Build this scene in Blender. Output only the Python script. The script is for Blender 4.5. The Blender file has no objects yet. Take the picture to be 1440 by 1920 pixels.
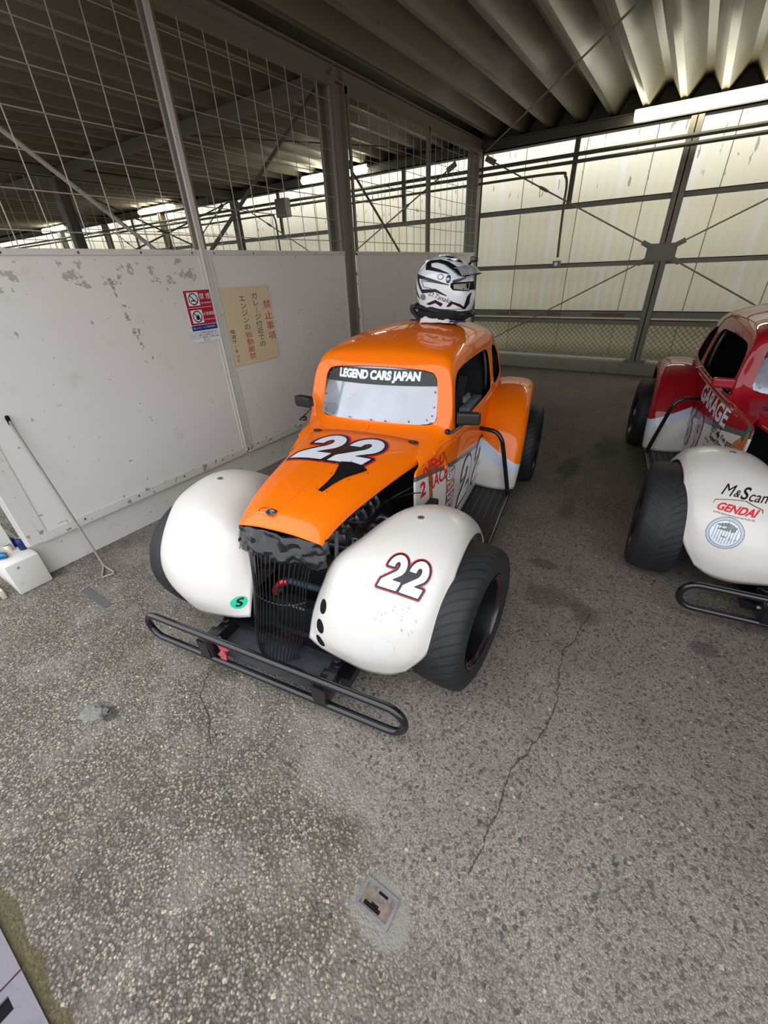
import bpy, bmesh, math, random
from mathutils import Vector, Matrix, noise
from mathutils.bvhtree import BVHTree
random.seed(7)
S = bpy.context.scene
COL = S.collection
PI = math.pi
def V(*a): return Vector(a)

# ---------------------------------------------------------------- camera
Rm = ((0.83843476, 0.25223968, -0.48311727),
      (0.54360481, -0.45048567, 0.70820652),
      (-0.03899962, -0.85640984, -0.51482154))
cam_d = bpy.data.cameras.new('camera')
cam = bpy.data.objects.new('camera', cam_d); COL.objects.link(cam)
cam.matrix_world = Matrix(((Rm[0][0], -Rm[0][1], -Rm[0][2], 0.0),
                           (Rm[1][0], -Rm[1][1], -Rm[1][2], 0.0),
                           (Rm[2][0], -Rm[2][1], -Rm[2][2], 1.37),
                           (0, 0, 0, 1)))
cam_d.sensor_fit = 'VERTICAL'; cam_d.sensor_height = 36.0; cam_d.sensor_width = 27.0
cam_d.lens = 762.487 / 1920 * 36.0
cam_d.shift_x = -4.797 / 1920; cam_d.shift_y = 2.73 / 1920
cam_d.clip_start = 0.02; cam_d.clip_end = 200
S.camera = cam

# ---------------------------------------------------------------- sky and exposure
W = bpy.data.worlds.new('overcast'); S.world = W; W.use_nodes = True
nt = W.node_tree; nt.nodes.clear()
wo = nt.nodes.new('ShaderNodeOutputWorld'); bg = nt.nodes.new('ShaderNodeBackground')
tc = nt.nodes.new('ShaderNodeTexCoord'); sp = nt.nodes.new('ShaderNodeSeparateXYZ')
rp = nt.nodes.new('ShaderNodeValToRGB')
rp.color_ramp.elements[0].position = 0.46; rp.color_ramp.elements[0].color = (0.22, 0.22, 0.21, 1)
rp.color_ramp.elements[1].position = 0.53; rp.color_ramp.elements[1].color = (0.80, 0.84, 0.90, 1)
e = rp.color_ramp.elements.new(0.9); e.color = (1.0, 1.03, 1.08, 1)
mr = nt.nodes.new('ShaderNodeMapRange'); mr.inputs[1].default_value = -1; mr.inputs[2].default_value = 1
nt.links.new(tc.outputs['Generated'], sp.inputs[0]); nt.links.new(sp.outputs[2], mr.inputs[0])
nt.links.new(mr.outputs[0], rp.inputs[0]); nt.links.new(rp.outputs[0], bg.inputs[0])
bg.inputs[1].default_value = 1.7
nt.links.new(bg.outputs[0], wo.inputs[0])
S.view_settings.view_transform = 'Standard'; S.view_settings.look = 'None'
S.view_settings.gamma = 1.0; S.view_settings.use_curve_mapping = False
S.view_settings.exposure = 0.68

# ---------------------------------------------------------------- helpers
def tag(o, label=None, cat=None, group=None, kind=None):
    if label: o['label'] = label
    if cat: o['category'] = cat
    if group: o['group'] = group
    if kind: o['kind'] = kind
    return o
def empty(name, loc=(0, 0, 0), rz=0, parent=None):
    o = bpy.data.objects.new(name, None); COL.objects.link(o)
    o.location = loc; o.rotation_euler = (0, 0, rz); o.empty_display_size = 0.1
    if parent: o.parent = parent
    return o
def link(name, me, mat=None, parent=None, angle=40):
    if mat is not None and not me.materials:
        for m in (mat if isinstance(mat, (list, tuple)) else [mat]): me.materials.append(m)
    if angle is None: me.shade_flat()
    else:
        me.shade_smooth(); me.set_sharp_from_angle(angle=math.radians(angle))
    o = bpy.data.objects.new(name, me); COL.objects.link(o)
    if parent: o.parent = parent
    return o
def frame_from(d, up=V(0, 0, 1)):
    d = d.normalized()
    if abs(d.dot(up)) > 0.98: up = V(0, 1, 0)
    a = d.cross(up).normalized(); b = a.cross(d).normalized()
    return a, b
class MB:
    def __init__(s): s.bm = bmesh.new()
    def box(s, lo, hi, M=None, bev=0):
        r = bmesh.ops.create_cube(s.bm, size=1)
        c = [(a + b) / 2 for a, b in zip(lo, hi)]; d = [abs(b - a) for a, b in zip(lo, hi)]
        for v in r['verts']:
            v.co = V(c[0] + v.co.x * d[0], c[1] + v.co.y * d[1], c[2] + v.co.z * d[2])
        if bev:
            es = list({e for v in r['verts'] for e in v.link_edges})
            rr = bmesh.ops.bevel(s.bm, geom=es, offset=bev, segments=2, affect='EDGES', profile=0.5)
            vs = {v for f in rr['faces'] for v in f.verts} | {v for v in r['verts'] if v.is_valid}
        else: vs = r['verts']
        if M is not None:
            for v in vs: v.co = M @ v.co
        return s
    def bar(s, a, b, w, h, up=V(0, 0, 1)):
        a = V(*a); b = V(*b); x, y = frame_from(b - a, up); q = []
        for p in (a, b):
            q.append([s.bm.verts.new(p + x * i * w / 2 + y * j * h / 2) for i, j in ((-1, -1), (1, -1), (1, 1), (-1, 1))])
        s._skin(q, True); return s
    def _skin(s, rings, caps=True):
        n = len(rings[0])
        for r0, r1 in zip(rings, rings[1:]):
            for i in range(n):
                try: s.bm.faces.new((r0[i], r0[(i + 1) % n], r1[(i + 1) % n], r1[i]))
                except ValueError: pass
        if caps:
            try: s.bm.faces.new(rings[0][::-1]); s.bm.faces.new(rings[-1])
            except ValueError: pass
    def tube(s, pts, r, seg=8, closed=False):
        pts = [V(*p) for p in pts]; n = len(pts); rings = []
        rr = r if isinstance(r, (list, tuple)) else [r] * n
        up = None
        for i, p in enumerate(pts):
            if closed: d = (pts[(i + 1) % n] - pts[i - 1])
            else: d = (pts[min(i + 1, n - 1)] - pts[max(i - 1, 0)])
            d.normalize()
            if up is None: a, b = frame_from(d)
            else:
                a = up - d * up.dot(d); a.normalize(); b = a.cross(d)
            up = a
            rings.append([s.bm.verts.new(p + a * math.cos(t) * rr[i] + b * math.sin(t) * rr[i]) for t in [2 * PI * k / seg for k in range(seg)]])
        if closed: s._skin(rings + [rings[0]], False)
        else: s._skin(rings, True)
        return s
    def cyl(s, a, b, r, seg=16, r2=None): return s.tube([a, b], [r, r if r2 is None else r2], seg)
    def lathe(s, prof, M=None, seg=48, close=False):
        """prof: (radius, axial); axis = local X"""
        rings = []
        for r, a in prof:
            ring = []
            for k in range(seg):
                t = 2 * PI * k / seg; p = V(a, r * math.cos(t), r * math.sin(t))
                ring.append(s.bm.verts.new(M @ p if M is not None else p))
            rings.append(ring)
        if close: rings.append(rings[0])
        s._skin(rings, False); return s
    def prism(s, poly, z0, z1, M=None):
        a = [s.bm.verts.new((M @ V(x, y, z0)) if M is not None else V(x, y, z0)) for x, y in poly]
        b = [s.bm.verts.new((M @ V(x, y, z1)) if M is not None else V(x, y, z1)) for x, y in poly]
        s._skin([a, b], True); return s
    def sphere(s, c, r, sub=2, sc=(1, 1, 1)):
        q = bmesh.ops.create_icosphere(s.bm, subdivisions=sub, radius=r)
        for v in q['verts']: v.co = V(c[0] + v.co.x * sc[0], c[1] + v.co.y * sc[1], c[2] + v.co.z * sc[2])
        return s
    def quad(s, *p): s.bm.faces.new([s.bm.verts.new(V(*q)) for q in p]); return s
    def done(s, name, mat, parent=None, angle=40):
        bmesh.ops.recalc_face_normals(s.bm, faces=s.bm.faces)
        me = bpy.data.meshes.new(name); s.bm.to_mesh(me); s.bm.free()
        return link(name, me, mat, parent, angle)
def islands(bm):
    left = set(bm.verts); out = []
    while left:
        st = [left.pop()]; grp = set(st)
        while st:
            v = st.pop()
            for e in v.link_edges:
                w = e.other_vert(v)
                if w in left: left.discard(w); grp.add(w); st.append(w)
        out.append(grp)
    return out
def done_each(b, name, mat, parent=None, angle=40):
    """link every loose piece of the builder as an object of its own"""
    bm = b.bm; bmesh.ops.recalc_face_normals(bm, faces=bm.faces); res = []
    for grp in islands(bm):
        vs = sorted(grp, key=lambda v: v.index); ix = {v: i for i, v in enumerate(vs)}
        fs = [[ix[v] for v in f.verts] for f in {f for v in vs for f in v.link_faces}]
        me = bpy.data.meshes.new(name); me.from_pydata([tuple(v.co) for v in vs], [], fs); me.update(); res.append(link(name, me, mat, parent, angle))
    bm.free(); return res
def rotz(a): return Matrix.Rotation(a, 4, 'Z')
def TR(x, y, z): return Matrix.Translation(V(x, y, z))
def cr(p0, p1, p2, p3, t):
    return 0.5 * ((2 * p1) + (-p0 + p2) * t + (2 * p0 - 5 * p1 + 4 * p2 - p3) * t * t + (-p0 + 3 * p1 - 3 * p2 + p3) * t ** 3)
def spline(pts, n, closed=False):
    pts = [V(*p) for p in pts]; m = len(pts); out = []
    segs = m if closed else m - 1
    for i in range(segs):
        if closed: q = [pts[(i + k) % m] for k in (-1, 0, 1, 2)]
        else:
            q = [pts[max(i - 1, 0)], pts[i], pts[i + 1], pts[min(i + 2, m - 1)]]
            if i == 0: q[0] = pts[0] * 2 - pts[1]
            if i == m - 2: q[3] = pts[-1] * 2 - pts[-2]
        for k in range(n): out.append(cr(*q, k / n))
    if not closed: out.append(pts[-1].copy())
    return out
def dense(grid, su, sv):
    rows = [spline(r, sv) for r in grid]
    cols = list(zip(*rows)); cols = [spline(c, su) for c in cols]
    return [list(r) for r in zip(*cols)]
def grid_mesh(name, g, flip=False):
    nu = len(g); nv = len(g[0]); vs = [tuple(p) for r in g for p in r]; fs = []
    for i in range(nu - 1):
        for j in range(nv - 1):
            a, b, c, d = i * nv + j, i * nv + j + 1, (i + 1) * nv + j + 1, (i + 1) * nv + j
            fs.append((a, d, c, b) if flip else (a, b, c, d))
    me = bpy.data.meshes.new(name); me.from_pydata(vs, [], fs); me.update(); return me
def mirror_grid(g): return [[V(-p.x, p.y, p.z) for p in r] for r in g]
def solid(o, t, off=-1):
    m = o.modifiers.new('thickness', 'SOLIDIFY'); m.thickness = t; m.offset = off; return o
def apply_mods(o):
    dg = bpy.context.evaluated_depsgraph_get(); dg.update()
    me = bpy.data.meshes.new_from_object(o.evaluated_get(dg)); o.modifiers.clear(); o.data = me; return o
def bvh_of(me):
    me.calc_loop_triangles()
    return BVHTree.FromPolygons([v.co.copy() for v in me.vertices], [tuple(t.vertices) for t in me.loop_triangles])

# 2D shapes -> (verts, tris)
def curve2d(loops=None, text=None, size=1, offset=0, shear=0, space=1, align='CENTER', sx=1):
    if text is not None:
        c = bpy.data.curves.new('t', 'FONT'); c.body = text; c.size = size; c.shear = shear
        c.align_x = align; c.align_y = 'CENTER'; c.space_character = space
    else:
        c = bpy.data.curves.new('c', 'CURVE'); c.dimensions = '2D'; c.fill_mode = 'BOTH'
        for L in loops:
            s = c.splines.new('POLY'); s.points.add(len(L) - 1); s.use_cyclic_u = True
            for p, q in zip(s.points, L): p.co = (q[0], q[1], 0, 1)
    c.offset = offset; c.resolution_u = 6
    o = bpy.data.objects.new('tmp', c); COL.objects.link(o)
    dg = bpy.context.evaluated_depsgraph_get(); dg.update()
    me = bpy.data.meshes.new_from_object(o.evaluated_get(dg))
    vs = [(v.co.x * sx, v.co.y) for v in me.vertices]; fs = [tuple(p.vertices) for p in me.polygons]
    bpy.data.objects.remove(o); bpy.data.curves.remove(c); bpy.data.meshes.remove(me)
    return vs, fs
def decal(name, shape, o, ux, uy, bvh, mat, parent, off=0.0012, cell=0.02, label=None):
    """press a flat 2D shape onto a curved surface along -(ux x uy)"""
    ux = V(*ux).normalized(); uy = V(*uy); uy = (uy - ux * uy.dot(ux)).normalized(); n = ux.cross(uy)
    bm = bmesh.new(); vs, fs = shape
    bv = [bm.verts.new((x, y, 0)) for x, y in vs]
    for f in fs:
        try: bm.faces.new([bv[i] for i in f])
        except ValueError: pass
    bmesh.ops.remove_doubles(bm, verts=bm.verts, dist=1e-5)
    x0 = min(v[0] for v in vs); x1 = max(v[0] for v in vs); y0 = min(v[1] for v in vs); y1 = max(v[1] for v in vs)
    x = x0 + cell
    while x < x1:
        bmesh.ops.bisect_plane(bm, geom=bm.verts[:] + bm.edges[:] + bm.faces[:], plane_co=(x, 0, 0), plane_no=(1, 0, 0)); x += cell
    y = y0 + cell
    while y < y1:
        bmesh.ops.bisect_plane(bm, geom=bm.verts[:] + bm.edges[:] + bm.faces[:], plane_co=(0, y, 0), plane_no=(0, 1, 0)); y += cell
    o = V(*o); kill = []
    for v in bm.verts:
        p = o + ux * v.co.x + uy * v.co.y
        h = bvh.ray_cast(p + n * 0.25, -n, 0.5) if bvh else (p, n)
        if h[0] is None: kill.append(v); continue
        nn = h[1] if h[1].dot(n) > 0 else -h[1]
        v.co = h[0] + nn * off
    if kill: bmesh.ops.delete(bm, geom=kill, context='VERTS')
    me = bpy.data.meshes.new(name); bm.to_mesh(me); bm.free()
    ob = link(name, me, mat, parent, 60)
    if label: ob['label'] = label
    return ob
def sdf_field(loops, cell, pad):
    xs = [p[0] for L in loops for p in L]; ys = [p[1] for L in loops for p in L]
    x0, y0 = min(xs) - pad, min(ys) - pad; nx = int((max(xs) + pad - x0) / cell) + 2; ny = int((max(ys) + pad - y0) / cell) + 2
    segs = [[(L[i - 1][0], L[i - 1][1], L[i][0] - L[i - 1][0], L[i][1] - L[i - 1][1]) for i in range(len(L))] for L in loops]
    F = []
    for j in range(ny):
        row = []
        for i in range(nx):
            px, py = x0 + i * cell, y0 + j * cell; best = 1e9
            for sg in segs:
                d = 1e9; ins = False
                for ax, ay, ex, ey in sg:
                    wx, wy = px - ax, py - ay; l2 = ex * ex + ey * ey
                    if l2 < 1e-14: continue
                    h = (wx * ex + wy * ey) / l2; h = 0 if h < 0 else 1 if h > 1 else h
                    qx, qy = wx - h * ex, wy - h * ey; q = qx * qx + qy * qy
                    if q < d: d = q
                    if (ay > py) != (ay + ey > py) and px < ex * (py - ay) / ey + ax: ins = not ins
                d = math.sqrt(d); d = -d if ins else d
                if d < best: best = d
            row.append(best)
        F.append(row)
    return F, x0, y0, cell
def sdf_shape(field, off):
    F, x0, y0, c = field; vs = []; fs = []; ids = {}
    def vid(p):
        k_ = (round(p[0] * 1e6), round(p[1] * 1e6))
        if k_ not in ids: ids[k_] = len(vs); vs.append(p)
        return ids[k_]
    for j in range(len(F) - 1):
        for i in range(len(F[0]) - 1):
            q = [(i, j), (i + 1, j), (i + 1, j + 1), (i, j + 1)]; v = [F[b][a] - off for a, b in q]
            if min(v) > 0: continue
            out = []
            for k_ in range(4):
                a, b = q[k_], q[(k_ + 1) % 4]; va, vb = v[k_], v[(k_ + 1) % 4]
                if va <= 0: out.append((x0 + a[0] * c, y0 + a[1] * c))
                if (va <= 0) != (vb <= 0):
                    t = va / (va - vb); out.append((x0 + (a[0] + (b[0] - a[0]) * t) * c, y0 + (a[1] + (b[1] - a[1]) * t) * c))
            idx = []
            for p in out:
                n_ = vid(p)
                if n_ not in idx: idx.append(n_)
            if len(idx) > 2: fs.append(tuple(idx))
    return vs, fs
def circle(r, n=28, cx=0, cy=0, ry=None, rev=False):
    L = [(cx + r * math.cos(2 * PI * k / n), cy + (ry or r) * math.sin(2 * PI * k / n)) for k in range(n)]
    return L[::-1] if rev else L
def rrect(x0, y0, x1, y1, r, n=5):
    L = []
    for cx, cy, a in ((x1 - r, y1 - r, 0), (x0 + r, y1 - r, 90), (x0 + r, y0 + r, 180), (x1 - r, y0 + r, 270)):
        for k in range(n + 1):
            t = math.radians(a + 90 * k / n); L.append((cx + r * math.cos(t), cy + r * math.sin(t)))
    return L

# ---------------------------------------------------------------- materials
def newmat(name):
    m = bpy.data.materials.new(name); m.use_nodes = True
    return m, m.node_tree, m.node_tree.nodes['Principled BSDF']
def srgb(r, g, b):
    f = lambda c: (c / 255 / 12.92) if c / 255 <= 0.04045 else ((c / 255 + 0.055) / 1.055) ** 2.4
    return (f(r), f(g), f(b), 1)
def N(t, kind, **kw):
    n = t.nodes.new(kind)
    for k, v in kw.items():
        if k.startswith('i'):
            key = k[1:]; n.inputs[int(key) if key.isdigit() else key].default_value = v
        else: setattr(n, k, v)
    return n
def mth(t, op, a, b=None, c=None):
    n = t.nodes.new('ShaderNodeMath'); n.operation = op
    for i, x in enumerate((a, b, c)):
        if x is None: continue
        if hasattr(x, 'is_linked') or hasattr(x, 'links'): t.links.new(x, n.inputs[i])
        else: n.inputs[i].default_value = x
    return n.outputs[0]
def mixc(t, fac, a, b, mode='MIX'):
    n = t.nodes.new('ShaderNodeMix'); n.data_type = 'RGBA'; n.blend_type = mode
    for s, x in ((n.inputs[0], fac), (n.inputs[6], a), (n.inputs[7], b)):
        if hasattr(x, 'links'): t.links.new(x, s)
        else: s.default_value = x
    return n.outputs[2]
def ramp(t, src, stops):
    n = t.nodes.new('ShaderNodeValToRGB'); t.links.new(src, n.inputs[0]); el = n.color_ramp.elements
    while len(el) < len(stops): el.new(0.5)
    for e_, (p, c) in zip(el, stops): e_.position = p; e_.color = c if len(c) == 4 else (*c, 1)
    return n.outputs[0]
def plain(name, col, rough=0.5, metal=0, coat=0, spec=0.5, bump=0, bscale=60, emit=0, var=0, vscale=8):
    m, t, b = newmat(name)
    b.inputs['Base Color'].default_value = col; b.inputs['Roughness'].default_value = rough
    b.inputs['Metallic'].default_value = metal; b.inputs['Coat Weight'].default_value = coat
    b.inputs['Coat Roughness'].default_value = 0.04; b.inputs['Specular IOR Level'].default_value = spec
    if emit: b.inputs['Emission Color'].default_value = col; b.inputs['Emission Strength'].default_value = emit
    co = N(t, 'ShaderNodeTexCoord')
    if bump:
        nz = N(t, 'ShaderNodeTexNoise', iScale=bscale); nz.inputs['Detail'].default_value = 4
        bp = N(t, 'ShaderNodeBump', iStrength=bump); bp.inputs['Distance'].default_value = 0.01
        t.links.new(co.outputs['Object'], nz.inputs[0]); t.links.new(nz.outputs[0], bp.inputs['Height']); t.links.new(bp.outputs[0], b.inputs['Normal'])
    if var:
        nz = N(t, 'ShaderNodeTexNoise', iScale=vscale); nz.inputs['Detail'].default_value = 6
        t.links.new(co.outputs['Object'], nz.inputs[0])
        c = ramp(t, nz.outputs[0], [(0.35, tuple(x * (1 - var) for x in col[:3])), (0.65, tuple(min(1, x * (1 + var)) for x in col[:3]))])
        t.links.new(c, b.inputs['Base Color'])
    return m
ORANGE = srgb(246, 115, 0); WHITEP = srgb(214, 209, 202); REDP = srgb(150, 12, 28)
M = {}
M['orange'] = plain('orange_gloss_paint', ORANGE, 0.5, 0, 0.7, spec=0.15)
M['cherry'] = plain('cherry_gloss_paint', REDP, 0.45, 0, 0.8, spec=0.2)
M['white'] = plain('white_gelcoat', WHITEP, 0.3, 0, 0.25, bump=0.0)
M['decal_white'] = plain('decal_white', srgb(225, 230, 238), 0.35)
M['decal_black'] = plain('decal_black', srgb(22, 20, 22), 0.35)
M['decal_red'] = plain('decal_red', srgb(205, 32, 48), 0.35)
M['decal_maroon'] = plain('decal_maroon', srgb(120, 16, 34), 0.35)
M['decal_green'] = plain('decal_green', srgb(38, 196, 150), 0.35)
M['decal_brown'] = plain('decal_brown', srgb(150, 84, 44), 0.5, var=0.5, vscale=60)
M['decal_grey'] = plain('decal_grey', srgb(120, 122, 124), 0.4)
M['decal_teal'] = plain('decal_teal', srgb(40, 110, 100), 0.4)
M['black_gloss'] = plain('black_powder_coat', srgb(20, 20, 24), 0.25, 0, 0.3)
M['black_satin'] = plain('black_satin', srgb(22, 22, 24), 0.5)
M['black_matt'] = plain('black_matt', srgb(12, 12, 13), 0.8, spec=0.2)
M['steel'] = plain('bare_steel', srgb(150, 150, 152), 0.3, 1, bump=0.1, bscale=300)
M['alloy'] = plain('dark_cast_alloy', srgb(168, 171, 176), 0.38, 1, bump=0.15, bscale=90, var=0.3, vscale=14)
M['pan'] = plain('grey_skid_pan', srgb(84, 86, 94), 0.4, 0.5, var=0.2, vscale=14)
M['tape'] = plain('black_gaffer_tape', srgb(19, 20, 24), 0.2, bump=0.15, bscale=30)
M['yellow'] = plain('yellow_sticker', srgb(220, 195, 40), 0.4)
M['pink_cloth'] = plain('faded_red_cloth', srgb(176, 72, 84), 0.9, bump=0.3, bscale=200)
M['hose'] = plain('blue_grey_hose', srgb(40, 56, 68), 0.55, bump=0.3, bscale=300)
M['anodised'] = plain('red_anodised', srgb(200, 60, 72), 0.25, 0.8)
M['seat'] = plain('seat_fabric', srgb(18, 18, 20), 0.9, bump=0.2, bscale=150)
M['seat_grey'] = plain('grey_panel', srgb(120, 124, 134), 0.5)
M['helmet'] = plain('white_helmet_lacquer', srgb(228, 230, 236), 0.15, 0, 0.7)
M['towel'] = plain('white_towel', srgb(226, 222, 226), 0.95, bump=0.5, bscale=220)
M['navy'] = plain('navy_webbing', srgb(26, 30, 74), 0.8)
M['mirror'] = plain('mirror_glass', srgb(200, 205, 210), 0.05, 1)

def glassy(name, tint, fac, haze, rough=0.08, fk=1.0):
    m, t, b = newmat(name); t.nodes.remove(b); out = t.nodes['Material Output']
    tr = N(t, 'ShaderNodeBsdfTransparent'); tr.inputs[0].default_value = tint
    gl = N(t, 'ShaderNodeBsdfGlossy'); gl.inputs['Roughness'].default_value = rough; gl.inputs[0].default_value = (1, 1, 1, 1)
    df = N(t, 'ShaderNodeBsdfDiffuse'); df.inputs[0].default_value = srgb(200, 206, 220)
    m1 = N(t, 'ShaderNodeMixShader'); m2 = N(t, 'ShaderNodeMixShader')
    co = N(t, 'ShaderNodeTexCoord'); nz = N(t, 'ShaderNodeTexNoise', iScale=6.0); nz.inputs['Detail'].default_value = 5
    t.links.new(co.outputs['Object'], nz.inputs[0])
    hz = mth(t, 'MULTIPLY', nz.outputs[0], haze * 2)
    fr = N(t, 'ShaderNodeFresnel', iIOR=1.5); fq = mth(t, 'MULTIPLY_ADD', fr.outputs[0], fk, fac)
    t.links.new(hz, m1.inputs[0]); t.links.new(tr.outputs[0], m1.inputs[1]); t.links.new(df.outputs[0], m1.inputs[2])
    t.links.new(fq, m2.inputs[0]); t.links.new(m1.outputs[0], m2.inputs[1]); t.links.new(gl.outputs[0], m2.inputs[2])
    t.links.new(m2.outputs[0], out.inputs[0]); return m
M['screen'] = glassy('scuffed_polycarbonate', (0.75, 0.78, 0.82, 1), 0.10, 0.34)
M['visor'] = glassy('clear_visor', (0.92, 0.92, 0.88, 1), 0.0, 0.30, 0.12, 0.4)

def banded(name, upper, band, lower, slopes, width, rough=0.5, coat=0.75):
    """paint scheme: three colours split by two lines; slopes = (cx|x|, cy*y, offset) -> band top height"""
    m, t, b = newmat(name); co = N(t, 'ShaderNodeTexCoord'); s = N(t, 'ShaderNodeSeparateXYZ')
    t.links.new(co.outputs['Object'], s.inputs[0]); ax = mth(t, 'ABSOLUTE', s.outputs[0])
    ymin, ymax, y0, cy, cx, x0, z0 = slopes
    yc = mth(t, 'MINIMUM', mth(t, 'MAXIMUM', s.outputs[1], ymin), ymax)
    h = mth(t, 'ADD', mth(t, 'MULTIPLY', mth(t, 'SUBTRACT', yc, y0), cy), mth(t, 'MULTIPLY', mth(t, 'SUBTRACT', ax, x0), cx))
    h = mth(t, 'ADD', h, z0)
    a = mth(t, 'LESS_THAN', s.outputs[2], h); c = mth(t, 'LESS_THAN', s.outputs[2], mth(t, 'SUBTRACT', h, width))
    col = mixc(t, c, mixc(t, a, upper, band), lower)
    t.links.new(col, b.inputs['Base Color']); b.inputs['Roughness'].default_value = rough
    b.inputs['Coat Weight'].default_value = coat; b.inputs['Coat Roughness'].default_value = 0.03; b.inputs['Specular IOR Level'].default_value = 0.15
    return m
DG = srgb(92, 94, 92); LB = srgb(196, 208, 222)
M['body_orange'] = banded('orange_body_scheme', ORANGE, DG, WHITEP, (0.3, 1.4, 0.35, -0.185, 0, 0, 0.648), 0.022)
M['body_red'] = banded('cherry_body_scheme', REDP, DG, WHITEP, (0.3, 1.4, 0.35, -0.185, 0, 0, 0.643), 0.028)
M['fend_orange'] = banded('orange_fender_scheme', ORANGE, LB, WHITEP, (0, 9, 0, 0, -0.58, 0.435, 0.444), 0.075)
M['fend_red'] = banded('cherry_fender_scheme', REDP, LB, WHITEP, (0, 9, 0, 0, -0.45, 0.435, 0.46), 0.06)

def tyre_mat():
    m, t, b = newmat('tyre_rubber'); co = N(t, 'ShaderNodeTexCoord'); s = N(t, 'ShaderNodeSeparateXYZ')
    t.links.new(co.outputs['Object'], s.inputs[0])
    ang = mth(t, 'ARCTAN2', s.outputs[2], s.outputs[1]); ax = mth(t, 'ABSOLUTE', s.outputs[0])
    nz = N(t, 'ShaderNodeTexNoise', iScale=9.0); t.links.new(co.outputs['Object'], nz.inputs[0])
    cv = mth(t, 'POWER', mth(t, 'MULTIPLY', ax, 10.0), 0.55)
    ph = mth(t, 'ADD', mth(t, 'MULTIPLY', ang, 44 / (2 * PI)), mth(t, 'MULTIPLY', cv, 2.4))
    side = mth(t, 'MULTIPLY', mth(t, 'SIGN', s.outputs[0]), 0.25)
    fr = mth(t, 'FRACT', mth(t, 'ADD', ph, side)); g = mth(t, 'LESS_THAN', mth(t, 'ABSOLUTE', mth(t, 'SUBTRACT', fr, 0.5)), 0.05)
    fr2 = mth(t, 'FRACT', mth(t, 'ADD', mth(t, 'MULTIPLY', ph, 1.0), 0.37)); g2 = mth(t, 'LESS_THAN', mth(t, 'ABSOLUTE', mth(t, 'SUBTRACT', fr2, 0.5)), 0.03)
    g = mth(t, 'MAXIMUM', g, g2)
    rad = mth(t, 'SQRT', mth(t, 'ADD', mth(t, 'POWER', s.outputs[1], 2), mth(t, 'POWER', s.outputs[2], 2)))
    tread = mth(t, 'GREATER_THAN', rad, 0.246)
    g = mth(t, 'MULTIPLY', g, tread); g = mth(t, 'MULTIPLY', g, mth(t, 'GREATER_THAN', ax, 0.008))
    rings = mth(t, 'MULTIPLY', mth(t, 'SUBTRACT', 1.0, tread), mth(t, 'GREATER_THAN', mth(t, 'SINE', mth(t, 'MULTIPLY', rad, 420.0)), 0.6))
    bp = N(t, 'ShaderNodeBump', iStrength=1.0); bp.inputs['Distance'].default_value = 0.004
    n2 = N(t, 'ShaderNodeTexNoise', iScale=180.0); t.links.new(co.outputs['Object'], n2.inputs[0])
    hh = mth(t, 'ADD', mth(t, 'SUBTRACT', 1.0, g), mth(t, 'ADD', mth(t, 'MULTIPLY', rings, 0.12), mth(t, 'MULTIPLY', n2.outputs[0], 0.15)))
    t.links.new(hh, bp.inputs['Height']); t.links.new(bp.outputs[0], b.inputs['Normal'])
    base = ramp(t, nz.outputs[0], [(0.3, srgb(24, 25, 27)), (0.7, srgb(38, 39, 42))])
    t.links.new(mixc(t, g, base, srgb(14, 14, 15)), b.inputs['Base Color'])
    b.inputs['Roughness'].default_value = 0.62; b.inputs['Specular IOR Level'].default_value = 0.4
    return m
M['tyre'] = tyre_mat()
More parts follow.
